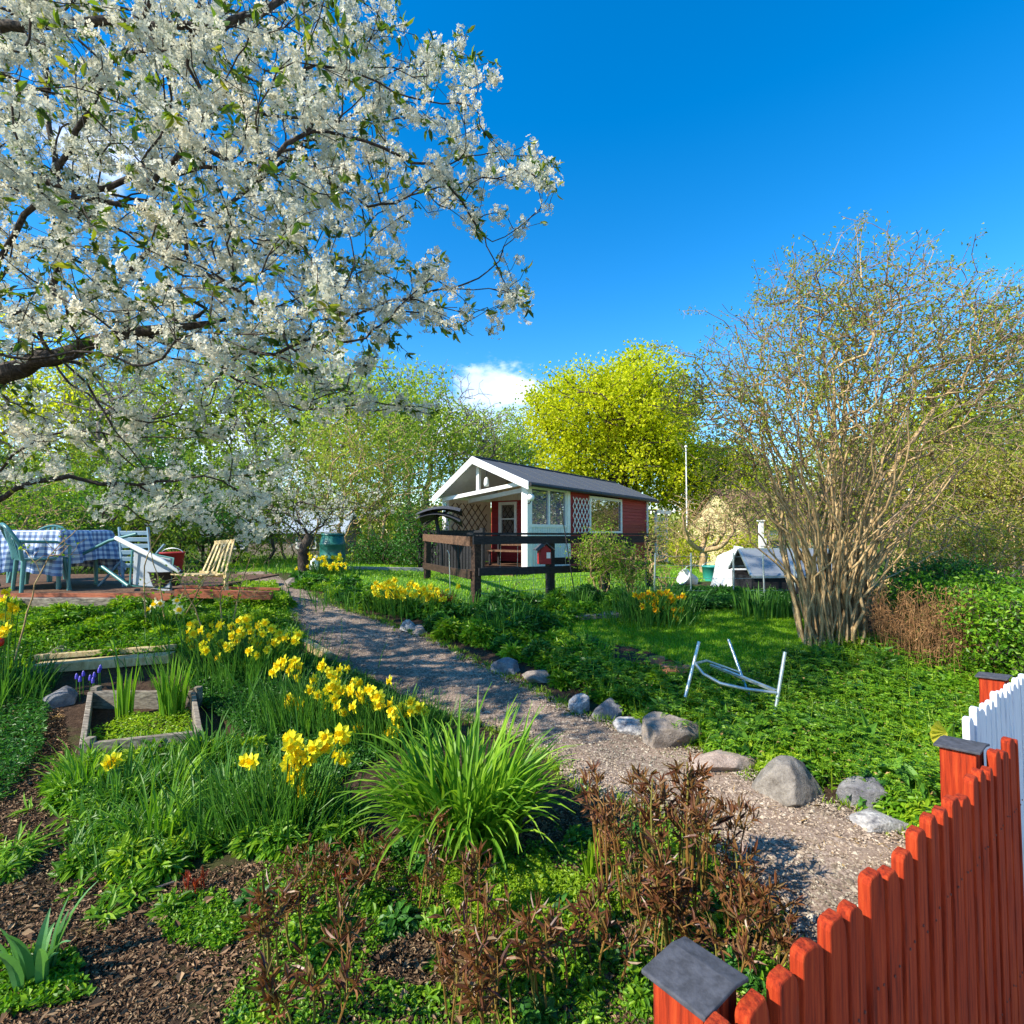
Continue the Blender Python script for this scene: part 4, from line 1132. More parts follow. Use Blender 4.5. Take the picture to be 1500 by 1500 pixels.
# cold frame
c = G1(1170, 876); cf = empty('cold_frame', c); tag(cf, 'black cold frame with a raised glazed lid behind the bush stems', 'cold frame')
mb = MB()
for a, b, q, w_ in (((-.75, 0), (.75, 0), .32, .04), ((-.75, .75), (.75, .75), .40, .04)): mb.obox(c+[a[0], a[1], 0], (b[0]-a[0], 0, 0), (0, w_, 0), (0, 0, q))
for x in (-.75, .71): mb.obox(c+[x, .04, 0], (.04, 0, 0), (0, .71, 0), (0, 0, .34))
part('box', mb, M['black'], cf)
mb = MB()
for x in (-.78, -.02, .74): mb.beam(c+[x, -.02, .36], c+[x, .42, .78], .04, .03); mb.beam(c+[x, .44, .78], c+[x, .84, .42], .04, .03)
mb.beam(c+[-.78, .43, .79], c+[.78, .43, .79], .04, .03); mb.beam(c+[-.78, -.03, .35], c+[.78, -.03, .35], .03, .03)
part('lid_frame', mb, M['metal'], cf)
mb = MB(); mb.obox(c+[-.76, -.02, .365], (1.5, 0, 0), (0, .43, .415), (0, -.003, .004)); mb.obox(c+[-.76, .46, .775], (1.5, 0, 0), (0, .38, -.35), (0, .003, .004)); part('lid_glass', mb, M['glassp'], cf)
# white post and flagpole
c = G1(1116, 845); mb = MB(); mb.box(c[0], c[1], c[2], .09, .09, 1.35); mb.box(c[0], c[1], c[2]+1.35, .14, .14, .03); mb.box(c[0]+.02, c[1]-.05, c[2]+.75, .16, .015, .18); tag(single('white_post', mb, M['white'], c), 'white square post carrying a small board behind the cold frame', 'post')
c = np.array([6.9, 20.2, 0]); fl = empty('flagpole', c); tag(fl, 'tall white flagpole rising beside the yellow green maple', 'flagpole')
mb = MB(); mb.tube([c, c+[0, 0, 4.9]], [.035, .02], 8); part('pole', mb, M['white'], fl, True); mb = MB(); mb.lathe(c+[0, 0, 4.9], [(.001, 0), (.06, .03), (.06, .07), (.001, .11)], 10); part('finial', mb, M['white'], fl, True)
# galvanised tube frame
mf = empty('metal_frame', G1(1080, 1030)); tag(mf, 'bare galvanised tube frame of a chair standing in the green herbs', 'chair frame')
for a, b in (((1024, 940, 4.3), (1006, 1012, 4.2)), ((1067, 937, 4.9), (1104, 1038, 4.5)), ((1150, 955, 4.1), (1136, 1040, 4.05))):
    mb = MB(); pa, pb = P(*a), P(*b); pb2 = pb+(pb-pa)/np.linalg.norm(pb-pa)*.05; mb.tube([pa, (pa+pb)/2, pb2], .014, 8); part('leg', mb, M['metal'], mf, True)
mb = MB(); mb.tube([P(1018, 972, 4.25), P(1030, 987, 4.22), P(1055, 1001, 4.15), P(1090, 1009, 4.08), P(1137, 1015, 4.06)], .013, 8); part('seat_rail', mb, M['metal'], mf, True)
mb = MB(); mb.tube([P(1018, 972, 4.25), P(1035, 968, 4.6), P(1083, 985, 4.7)], .012, 8); part('seat_rail', mb, M['metal'], mf, True)
mb = MB(); mb.beam(P(1042, 974, 4.75), P(1137, 1012, 4.1), .035, .018); part('cross_bar', mb, M['metal'], mf)
# terracotta pot on its side
c = G1(985, 992)+[0, .0, .06]; tp = empty('terracotta_pot', c); tag(tp, 'long terracotta pot lying on its side at the lawn edge', 'flower pot')
mb = MB(); mb.lathe(c+[-.12, 0, 0], [(.001, 0), (.07, 0), (.095, .22), (.11, .22), (.11, .27), (.09, .27), (.06, .03), (.001, .03)], 24, axis=(.93, -.3, -.1)); part('body', mb, M['terra'], tp, True)
c = G1(962, 982)+[0, 0, .04]; tp = empty('pot_shard', c); tag(tp, 'broken pot shard beside the terracotta pot', 'shard')
mb = MB(); a = np.linspace(-.9, .9, 8); v = [c+[math.sin(q)*.1, (math.cos(q)-.8)*.1, z] for z in (-.04, .09) for q in a]; v += [q+np.array([0, .012, .012]) for q in v]
f = [(i, i+1, i+9, i+8) for i in range(7)]+[(i+16, i+24, i+25, i+17) for i in range(7)]+[(i, i+16, i+17, i+1) for i in range(7)]+[(i+8, i+9, i+25, i+24) for i in range(7)]+[(0, 8, 24, 16), (7, 23, 31, 15)]
mb.add(v, f); part('shell', mb, M['terra'], tp)
# low wire garden fence behind the lawn
wr = empty('wire_fence', G1(1050, 880)); tag(wr, 'thin wire fence on slim stakes behind the far beds', 'fence')
for k, px in enumerate((958, 1012, 1075, 1120, 1165)):
    c = G1(px, 878); mb = MB(); mb.tube([c, c+[RNG.normal(0, .02), 0, .75]], .014, 5); part('stake', mb, M['metal'], wr)
a, b = G1(958, 878), G1(1165, 878); mb = MB()
for z in (.15, .35, .55, .7): mb.tube([a+[0, 0, z], (a+b)/2+[0, 0, z-.02], b+[0, 0, z]], .003, 4)
part('wire', mb, M['metal'], wr)

# ------------------------------------------------------------------ far belt of trees
fw = MB(); n = 26000; x = RNG.uniform(-95, 95, n); y = RNG.uniform(52, 64, n); hh_ = 5.0+1.8*wob(x, x*.3, .16, 2)+.8*wob(x, y, .6, 5)
pos = np.stack([x, y, hh_*RNG.random(n)**.8-.3], 1); leaves(fw, pos, rand_unit(n), RNG.uniform(.5, 1.1, n), .6, nrm(RNG.normal(0, .8, (n, 3))+[0, -.5, .5]))
stuff(single('far_wood', fw, M['oliveleaf']), 'distant belt of spring trees closing the horizon', 'wood')
# ------------------------------------------------------------------ neighbours far behind
def shed(name, x, y, z, sx, sy, h, hr, rz, mw, mr, label, cat):
    root = empty(name, (x, y, z)); tag(root, label, cat); c, s = math.cos(rz), math.sin(rz); a = np.array([c, s, 0]); b = np.array([-s, c, 0]); o = np.array([x, y, z])
    mb = MB(); mb.obox(o-a*sx/2-b*sy/2, a*sx, b*sy, (0, 0, h)); g = []
    for e in (-1, 1): g += [o+a*e*sx/2-b*sy/2+[0, 0, h], o+a*e*sx/2+b*sy/2+[0, 0, h], o+a*e*sx/2+[0, 0, h+hr]]
    mb.add(g, [(0, 1, 2), (3, 5, 4)]); part('wall', mb, mw, root)
    mb = MB()
    for e in (-1, 1): mb.obox(o-a*(sx/2+.2)+b*e*(sy/2+.2)+[0, 0, h-.2*hr/(sy/2)], a*(sx+.4), -b*e*(sy/2+.2)+np.array([0, 0, hr*(1+.2/(sy/2))]), (0, 0, .08))
    part('roof', mb, mr, root)
    for k in (-.25, .25):
        q = o+a*k*sx-b*(sy/2+.02)+[0, 0, h*.45]; f = MB(); f.obox(q-a*.4, a*.8, -b*.03, (0, 0, .7)); wo = part('window', f, M['white'], root)
        f = MB(); f.obox(q-a*.33-b*.035+[0, 0, .07], a*.66, -b*.01, (0, 0, .56)); part('pane', f, M['glassd'], wo)
M['yellowwall'] = plain('yellow_boards', (.62, .52, .26), .7); M['greyroof'] = plain('pale_roof', (.35, .40, .48), .5); M['pinkroof'] = plain('pink_tile', (.42, .25, .2), .8)
shed('neighbour_cottage', 11.5, 23.5, -.1, 5, 4, 2.0, 1.5, .3, M['yellowwall'], M['brownwood'], 'pale yellow cottage half hidden behind the bare bush', 'cottage')
shed('neighbour_cottage', -9.8, 22, .3, 5.5, 3, 1.3, .8, .1, M['greywood'], M['greyroof'], 'low cottage with a bluish grey roof behind the blossom', 'cottage')
# ------------------------------------------------------------------ narcissus clumps
def flower_mesh(name, m1, m2, r=.043):
    mb = MB()
    for k in range(6):   # petals round the y axis, flower looks along -Y
        a = k*PI/3+.1; z = .006*(k % 2)
        d = np.array([math.cos(a), 0, math.sin(a)]); s = np.array([-math.sin(a), 0, math.cos(a)]); f = np.array([0, -1., 0])
        v = [d*.005+f*z, d*r*.5+s*r*.34+f*(z+.006), d*r*.8+s*r*.28+f*(z+.003), d*r*1.05+f*(z-.004), d*r*.8-s*r*.28+f*(z+.001), d*r*.5-s*r*.34+f*(z+.004), d*r*.55+f*(z-.001)]
        mb.add(v, [(0, 1, 6), (1, 2, 6), (2, 3, 6), (3, 4, 6), (4, 5, 6), (5, 0, 6)], 0)
    n = 18; prof = [(.009, 0), (.013, .012), (.014, .022), (.021, .031)]
    v = []
    for k, (q, h) in enumerate(prof):
        for j in range(n):
            a = j*2*PI/n; rr = q*(1+(.13*(1 if j % 2 else -1) if k == 3 else 0)); v.append((math.cos(a)*rr, -h, math.sin(a)*rr))
    i = np.arange(3)[:, None]*n; j = np.arange(n)[None]
    mb.add(v, np.stack([i+j, i+(j+1) % n, i+n+(j+1) % n, i+n+j], -1).reshape(-1, 4), 1)
    mb.add([(math.cos(j*2*PI/n)*.012, -.008, math.sin(j*2*PI/n)*.012) for j in range(n)], [tuple(range(n))], 1)
    return mb.mesh(name, [m1, m2], smooth=False)
yp = leaf_mat('narcissus_petal', [(.88, .76, .02), (.94, .86, .05)], .35, .5, .2, .95); yc = leaf_mat('narcissus_trumpet', [(.90, .62, .008), (.94, .72, .012)], .25, .5, .2, .95)
wp = leaf_mat('white_narcissus_petal', [(.82, .80, .62), (.86, .85, .72)], .3, .5, .2, .9); oc = leaf_mat('orange_trumpet', [(.88, .40, .01), (.9, .5, .02)], .3, .5, .2, .95)
FY = flower_mesh('daffodil_flower', yp, yc); FW = flower_mesh('white_daffodil_flower', wp, yc); FO = flower_mesh('orange_daffodil_flower', yc, oc, .038)
pr_ = np.random.default_rng(21)
def clump(base, spread, nl, H0, H1, fl, label, mesh=FY, bw=.011, fs=1.0, name='daffodil_clump', flab='flower', m='daffleaf', group='daffodils along the path', tilt=.35):
    bx, by = base[:2]; root = empty(name, (bx, by, ter(bx, by))); tag(root, label, 'daffodils', group)
    n = nl; q = np.stack([bx+pr_.normal(0, spread[0], n), by+pr_.normal(0, spread[1], n)], 1)
    b = np.concatenate([q, ter(q[:, 0], q[:, 1])[:, None]-.01], 1)
    mb = MB(); az = np.arctan2(q[:, 1]-by, q[:, 0]-bx)+pr_.normal(0, .8, n); t = np.abs(pr_.normal(0, tilt*.6, n))
    blades(mb, b, az, t, t+pr_.uniform(.05, .7, n), pr_.uniform(H0, H1, n), bw*pr_.uniform(.7, 1.2, n), 5, .25, blunt=.5)
    st = MB()
    for f in fl:
        fp = np.array(f)
        k = pr_.integers(0, n); g = b[k]*.25+.75*np.array([fp[0]+(bx-fp[0])*.35, fp[1]+(by-fp[1])*.3, 0]); g[2] = ter(g[0], g[1])
        st.tube([g, g*.6+fp*.4+[0, 0, .06], g*.15+fp*.85+[0, 0, .045], fp+[0, .02, .022], fp+[0, .006, .004]], [.004, .0038, .0035, .003, .003], 5)
    part('leaves', mb, M[m], root)
    if fl: part('stems', st, M['daffleaf'], root, True)
    for f in fl:
        o = bpy.data.objects.new(flab, mesh); COL.objects.link(o); o.parent = root; o.location = np.array(f)-wloc(root)
        s = 1.12*fs*pr_.uniform(.85, 1.15); o.scale = (s, s, s)
        o.rotation_euler = (pr_.normal(-.12, .25), pr_.uniform(0, 2), pr_.normal(-.5, .75))
    return root
def fl(pts, Y, j=.12): return [P(a, b, Y+pr_.uniform(-j, j)) for a, b in pts]+[P(a+pr_.normal(0, 7), b+pr_.normal(0, 6), Y+pr_.uniform(-j, j)) for a, b in pts if len(pts) > 12 and pr_.random() < .8]
b1 = G1(350, 985); C1 = [(277, 925), (285, 914), (283, 947), (300, 953), (279, 938), (318, 925), (312, 915), (324, 918), (340, 918), (357, 920), (352, 909), (368, 903), (379, 915), (386, 928), (370, 938), (325, 943), (322, 963), (335, 949), (352, 932), (392, 952), (398, 921), (408, 928), (420, 934), (433, 938), (437, 930), (403, 941), (380, 944), (365, 917), (345, 940), (375, 960), (300, 935), (388, 912)]
clump(b1, (.42, .25), 520, .26, .42, fl(C1, b1[1], .35), 'broad clump of yellow daffodils left of the path bend, behind the other clumps')
b2 = G1(455, 1065); C2 = [(410, 975), (402, 985), (418, 967), (442, 978), (437, 992), (432, 970), (427, 983), (475, 972), (483, 983), (492, 990), (500, 980), (490, 1003), (478, 1010), (470, 1022), (482, 1028), (500, 1012), (510, 1020), (425, 1032), (444, 1035), (434, 1028), (470, 1043), (455, 1010), (520, 1000), (462, 995)]
clump(b2, (.24, .16), 420, .26, .42, fl(C2, b2[1], .25), 'clump of yellow daffodils in the middle of the row left of the path')
b3_ = G1(570, 1090); C3 = [(515, 1008), (528, 1015), (540, 1009), (533, 1028), (545, 1030), (520, 1035), (556, 1020), (552, 1033), (573, 997), (575, 1030), (588, 1037), (580, 1045), (602, 1028), (611, 1040), (622, 1043), (598, 1046), (497, 1035), (505, 1043), (545, 1012), (528, 1066), (578, 1062), (568, 1072), (590, 1055)]
clump(b3_, (.26, .13), 420, .24, .40, fl(C3, b3_[1], .18), 'yellow daffodil clump just behind the big day lily')
b4 = G1(405, 1215); C4 = [(360, 1114), (431, 1083), (427, 1104), (436, 1112), (447, 1104), (460, 1103), (440, 1121), (452, 1112), (437, 1144), (431, 1138), (471, 1162), (476, 1080), (499, 1082), (502, 1072), (497, 1107), (504, 1112), (424, 1118), (461, 1094)]
clump(b4, (.17, .10), 360, .24, .40, fl(C4, b4[1], .12), 'nearest daffodil clump with one flower set apart on its left', tilt=.5)
b5 = G1(160, 1190); clump(b5, (.05, .04), 30, .12, .25, fl([(163, 1116), (170, 1112)], b5[1]+.1, .03), 'lone yellow daffodil in the grass before the raised bed')
b6 = G1(-12, 1030); clump(b6, (.2, .12), 160, .25, .42, fl([(8, 878), (20, 884), (12, 868), (28, 890), (22, 893), (5, 903), (15, 905), (12, 920), (4, 928), (18, 917), (-10, 895), (-25, 880)], b6[1], .1), 'daffodil clump cut by the left edge above the red tulip')
b7 = G1(600, 898); C7 = [(538+pr_.uniform(0, 118), 0) for _ in range(46)]; C7 = [(x, 852+8*((x-538)/118)+pr_.uniform(0, 22)) for x, _ in C7]
clump(b7, (.75, .22), 560, .22, .36, fl(C7, b7[1], .4), 'wide bank of yellow daffodils beyond the path, left of the red shoots', bw=.015, fs=1.1)
b8 = G1(465, 842); C8 = [(430+pr_.uniform(0, 70), 815+pr_.uniform(0, 20)) for _ in range(26)]
clump(b8, (.45, .25), 260, .2, .34, fl(C8, b8[1]-.3, .4), 'distant daffodils in front of the green barrel', bw=.018, fs=1.15)
b9 = G1(950, 912); C9 = [(942, 872), (948, 879), (957, 872), (951, 868), (962, 880), (942, 885), (972, 870), (982, 872), (988, 880), (978, 882), (992, 875), (975, 890), (988, 893), (997, 893), (983, 900), (991, 906), (966, 868), (955, 885)]
clump(b9, (.3, .2), 420, .3, .55, fl(C9, b9[1]-.15, .12), 'orange yellow narcissus clump at the far edge of the shaded lawn', mesh=FO, fs=1.15, bw=.014)
b10 = G1(232, 920); clump(b10, (.2, .1), 90, .16, .3, fl([(221, 892), (229, 880), (258, 881), (262, 893), (228, 885), (235, 884)], b10[1]-.1, .05), 'few creamy white narcissi below the sapling', mesh=FW)
# tulip at the left edge
t0 = G1(-4, 1035); tr = empty('tulip', t0); tag(tr, 'single red tulip at the left edge', 'tulip'); tc_ = P(-2, 948, t0[1])
mb = MB(); mb.tube([t0, (t0+tc_)/2+[.02, 0, 0], tc_], .005, 6); part('stem', mb, M['daffleaf'], tr, True)
mb = MB(); mb.lathe(tc_, [(.004, 0), (.028, .012), (.036, .035), (.033, .062), (.022, .078), (.018, .07), (.03, .035), (.002, .01)], 14)
part('petals', mb, plain('tulip_red', (.62, .015, .01), .4, var=.2, bmp=0), tr, True)

# ------------------------------------------------------------------ day lily
def strapplant(name, base, n, L0, L1, w, t0, t1, m, label, cat, sp=.12, k=8, fold=.3, group=None, blunt=0):
    root = empty(name, base); tag(root, label, cat, group)
    a = pr_.uniform(0, 2*PI, n); r = sp*np.sqrt(pr_.random(n)); b = np.stack([base[0]+np.cos(a)*r, base[1]+np.sin(a)*r*.8, np.zeros(n)], 1); b[:, 2] = ter(b[:, 0], b[:, 1])-.01
    az = a+pr_.normal(0, .5, n); u = pr_.random(n); t = t0+(t1-t0)*u*.55
    mb = MB(); blades(mb, b, az, t*.45, t+pr_.uniform(.1, 1.25, n)*(t1), pr_.uniform(L0, L1, n)*(1.08-.25*u), w*pr_.uniform(.7, 1.2, n), k, fold, pw=1.6, blunt=blunt)
    part('leaves', mb, M[m], root); return root
strapplant('day_lily', G1(680, 1235), 430, .42, .76, .030, .08, 1.5, 'strap', 'large day lily clump of arching strap leaves in the centre foreground', 'day lily', .26)
strapplant('leek_plant', G1(182, 1052), 16, .30, .52, .026, .0, .18, 'strap', 'slender group of upright leek leaves, left in the raised bed', 'leek', .06, 6, .3, 'leeks in the raised bed')
strapplant('leek_plant', G1(252, 1052), 60, .28, .55, .022, .02, .42, 'strap', 'thick fan of upright leek leaves at the right end of the raised bed', 'leek', .09, 6, .3, 'leeks in the raised bed')
strapplant('iris_plant', G1(862, 1290), 12, .12, .24, .018, .0, .45, 'herb2', 'small pale green iris shoots right of the day lily', 'iris', .035, 6)
strapplant('tulip_plant', G1(50, 1440), 13, .16, .34, .045, .1, 1.0, 'glauc', 'broad drooping bluish leaves of a tulip without flower, bottom left', 'tulip', .06, 8, .25)
strapplant('iris_plant', G1(1110, 905), 70, .28, .48, .03, .02, .45, 'daffleaf', 'fan of broad iris leaves before the cold frame', 'iris', .3, 6)
strapplant('iris_plant', G1(1155, 905), 40, .28, .42, .03, .02, .45, 'daffleaf', 'second iris fan close to the bush stems', 'iris', .2, 6)
strapplant('lily_plant', G1(870, 965), 90, .18, .34, .016, .1, .9, 'strap', 'arching green leaf tuft at the left end of the small lawn', 'lily', .2, 6)
strapplant('iris_plant', G1(745, 925), 120, .25, .40, .02, .05, .5, 'daffleaf', 'upright iris leaves in the bed below the railing', 'iris', .4, 6)
strapplant('iris_plant', G1(850, 890), 60, .22, .36, .02, .05, .6, 'daffleaf', 'small iris tuft beside the railing post', 'iris', .2, 6)
for i_, (px, py, lab) in enumerate([(185, 1180, 'bright grass-like tuft nearest the lone daffodil'), (250, 1160, 'bright long tuft of grassy leaves right under the raised bed'), (300, 1120, 'tall grassy tuft touching the raised bed corner'), (225, 1230, 'low grassy tuft above the bare soil'), (330, 1180, 'grassy tuft left of the nearest daffodils'), (120, 1160, 'grassy tuft at the near left bed corner'), (300, 1230, 'dark strappy tuft at the edge of the soil')]):
    strapplant('grass_tuft', G1(px, py), 70, .14, .38, .016, .1, 1.15, 'strap' if i_ % 2 else 'daffleaf', lab, 'grass tuft', .13, 6, .2, 'long leaved tufts by the raised bed')
strapplant('grass_tuft', G1(35, 1010), 130, .2, .42, .008, .2, 1.3, 'herbd', 'dark grassy tussock beside the bark path at left', 'grass tuft', .25, 6, 0)
strapplant('grass_tuft', G1(935, 1000), 150, .12, .24, .005, .2, 1.1, 'rust', 'small russet dry grass tuft by the terracotta pot', 'grass tuft', .14, 5, 0)
# fan leaf at the fence post
c = P(1372, 1078, 1.75); fp = empty('fan_leaf_plant', G1(1380, 1200)); tag(fp, 'yellow green pleated fan leaf poking up by the second fence post', 'plant')
mb = MB(); n = 14; v = [c+[.035, 0, .012]]; 
for k in range(n+1):
    a = 2.2+k/n*2.5; r = .072*(1-.10*(k % 2)); v.append(c+np.array([.035+math.cos(a)*r, .012*(k % 2)-.02, .012+math.sin(a)*r*.8]))
mb.add(v, [(0, k, k+1) for k in range(1, n+1)]); part('leaf', mb, leaf_mat('fan_leaf', [(.55, .52, .03), (.7, .64, .08)], .55), fp)
mb = MB(); mb.tube([c+[.035, 0, .012], c+[.07, .02, .03], c+[.10, .05, .02], c+[.11, .08, -.2], G1(1400, 1190)], .004, 5); part('stalk', mb, M['herb'], fp, True)
# blue grape hyacinths
gh = empty('grape_hyacinth', G1(130, 1022)); tag(gh, 'small group of blue violet grape hyacinths behind the raised bed', 'grape hyacinth')
blue = plain('hyacinth_blue', (.09, .06, .45), .5, bmp=0)
for px, py in ((112, 992), (117, 996), (122, 988), (132, 994), (138, 990), (136, 998), (145, 983), (147, 979)):
    g = G1(px, py+32); mb = MB(); h = P(px, py, g[1])
    mb.tube([g, h-[0, 0, .01]], .003, 4); part('stem', mb, M['daffleaf'], gh); mb = MB(); mb.lathe(h-[0, 0, .02], [(.001, 0), (.012, .008), (.013, .025), (.008, .045), (.001, .055)], 7); part('flower', mb, blue, gh)

# ------------------------------------------------------------------ peonies: upright red-brown shoots
def peony_meshes(seed, ns, H0, H1, sp, leafy, tb=.6):
    r = np.random.default_rng(seed); st = MB(); lf = MB()
    for s in range(ns):
        a = r.uniform(0, 2*PI); d = sp*math.sqrt(r.random()); h = r.uniform(H0, H1); b = np.array([math.cos(a)*d, math.sin(a)*d, 0])
        tip = b+np.array([math.cos(a)*d*.5+r.normal(0, .02), math.sin(a)*d*.5+r.normal(0, .02), h])
        pts = [b, b*.6+tip*.4+r.normal(0, .006, 3), b*.2+tip*.8+r.normal(0, .006, 3), tip]; st.tube(pts, [.0042, .0038, .003, .002], 5)
        nl = leafy
        for k in range(nl):
            t = tb+(1-tb)*k/nl; p = b+(tip-b)*t; la = r.uniform(0, 2*PI); up = r.uniform(.5, 1.3)
            o = np.array([math.cos(la), math.sin(la), up]); o /= np.linalg.norm(o); pl_ = r.uniform(.03, .07)
            e = p+o*pl_; st.tube([p, e], [.002, .0013], 3, cap=False)
            m = 6; fa = r.normal(0, .55, (m, 3)); dr = nrm(o[None]+fa+np.array([0, 0, r.uniform(-.3, .5)]))
            base = np.repeat(e[None], m, 0)-o*r.uniform(0, .03, (m, 1))
            leaves6(lf, base, dr, r.uniform(.035, .07, m), r.uniform(.008, .014, m), fold=.35, droop=r.uniform(.0, .6))
    return st, lf
stemred = leaf_mat('peony_stem', [(.22, .10, .03), (.30, .15, .04), (.24, .22, .05)], .1, .5, .4)
PV = []
for s, (ns, h0, h1, sp, lf_) in enumerate([(14, .34, .56, .13, 3), (8, .22, .36, .10, 5), (6, .14, .26, .09, 5), (12, .30, .50, .12, 4), (7, .2, .34, .10, 5)]):
    a, b = peony_meshes(100+s, ns, h0, h1, sp, lf_, .78 if s in (0, 3) else .5); PV.append((a.mesh('stems', stemred), b.mesh('leaves', M['brownleaf'])))
mb = MB(); rr_ = np.random.default_rng(77)
for _ in range(9):
    b = np.array([rr_.normal(0, .05), rr_.normal(0, .05), 0]); h = rr_.uniform(.08, .2); o = rr_.normal(0, .03, 2)
    leaves6(mb, np.repeat(b[None]+[0, 0, h*.5], 6, 0), nrm(np.array([[0, 0, 1.]])+rr_.normal(0, .35, (6, 3))), rr_.uniform(.04, .08, 6), rr_.uniform(.01, .016, 6)); mb.tube([b, b+[o[0], o[1], h*.6]], [.005, .004], 5)
RS = mb.mesh('shoots', M['redshoot'])
def peony(px, py, v, label, rot, sc=1.0, name='peony'):
    b = G1(px, py); r = empty(name, b); tag(r, label, 'peony', 'brown peony shoots'); r.rotation_euler = (0, 0, rot); r.scale = (sc, sc, sc)
    for nm, me in zip(('stems', 'leaves'), PV[v]): o = bpy.data.objects.new(nm, me); COL.objects.link(o); o.parent = r
PE = [(925, 1345, 0, 'tall brown peony shoots, leftmost of the stand beside the path', 0, 1.05), (985, 1330, 3, 'tall brown peony shoots in the middle of the stand beside the path', 1, 1.15), (1040, 1330, 3, 'brown peony shoots on the path side of the tall stand', 2, 1.0), (1090, 1380, 1, 'short reddish peony at the path corner', 3, 1.0), (960, 1400, 1, 'peony shoots above the nearest fence cap', 4, 1.0), (1060, 1425, 2, 'low curled peony behind the nearest fence post', 5, 1.0), (1120, 1400, 2, 'low peony between path and red pickets', .5, .9),
      (905, 1290, 1, 'small brown peony just right of the day lily', 1.5, .9), (1010, 1390, 4, 'brown peony shoots between tall stand and fence cap', 2.5, 1.0), (880, 1420, 2, 'low brown peony left of the nearest fence post', 3.5, 1.0),
      (620, 1330, 4, 'brown peony right under the day lily', .3, 1.0), (480, 1350, 2, 'brown peony at the edge of the bare soil', 2.2, 1.0), (430, 1410, 4, 'brown peony leftmost in the foreground', 3.2, 1.0), (700, 1410, 4, 'peony in the green patch at bottom centre', .8, 1.0), (820, 1470, 4, 'peony at the bottom edge left of the fence post', 2.8, 1.0), (680, 1490, 1, 'peony cut by the bottom edge at the centre', 3.8, .9), (470, 1490, 2, 'small peony cut by the bottom edge, leftmost', 5.8, 1.1), (540, 1290, 2, 'reddish peony left of the day lily base', 1.1, .8), (450, 1300, 2, 'reddish peony above the bare soil', 2.1, .75), (740, 1520, 4, 'peony partly below the bottom edge', 3.1, 1)]
for p_ in PE: peony(*p_)
for px, py, lab in ((660, 895, 'cluster of bright red peony shoots right of the daffodil bank'), (645, 893, 'red shoots mixed into the daffodil bank'), (290, 1310, 'tiny red shoots in the bare soil'), (510, 1300, 'tiny red shoots left of the day lily')):
    b = G1(px, py); o = bpy.data.objects.new('peony_shoot', RS); COL.objects.link(o); o.location = b; s = 1.6 if py < 1000 else .6; o.scale = (s, s, s*1.2); tag(o, lab, 'peony', 'red peony shoots')

# ------------------------------------------------------------------ ground cover
PATHBIG = PATH
def cover(name, poly, n, hmax, L0, L1, wr, m, label, cat='ground cover', hn=1.2, seed=0, avoid=True, six=False, bare=None, zb=1.0):
    q = sample_poly(poly, n)
    if avoid: q = q[~inpoly(q[:, 0], q[:, 1], PATH)]
    if bare is not None: q = q[wob(q[:, 0], q[:, 1], 3.1, seed+1) > bare]
    n = len(q); h = hmax*np.clip(.35+.65*(.5+.5*wob(q[:, 0], q[:, 1], hn, seed)+.25*wob(q[:, 0], q[:, 1], hn*3.7, seed+5)), .12, 1.4)
    ed = np.ones(n)
    z = h*RNG.random(n)**.55*zb
    pos = np.stack([q[:, 0], q[:, 1], ter(q[:, 0], q[:, 1])+z], 1)
    dr = RNG.normal(size=(n, 3)); dr[:, 2] = np.abs(dr[:, 2])*.5+.1
    nr = nrm(RNG.normal(0, .55, (n, 3))+np.array([0, 0, 1])); dr = nrm(dr); dr = nrm(dr-nr*(dr*nr).sum(1)[:, None]*.8)
    Ln = RNG.uniform(L0, L1, n); mb = MB()
    (leaves6 if six else leaves)(mb, pos, dr, Ln, Ln*wr, nr)
    if h.max() > .07:
        k = n//14; i = RNG.integers(0, n, k); b = pos[i].copy(); b[:, 2] = ter(b[:, 0], b[:, 1]); blades(mb, b, RNG.uniform(0, 2*PI, k), RNG.uniform(0, .4, k), RNG.uniform(0, .6, k), np.maximum(.03, pos[i][:, 2]-b[:, 2]), .004, 2)
    return stuff(single(name, mb, m), label, cat)
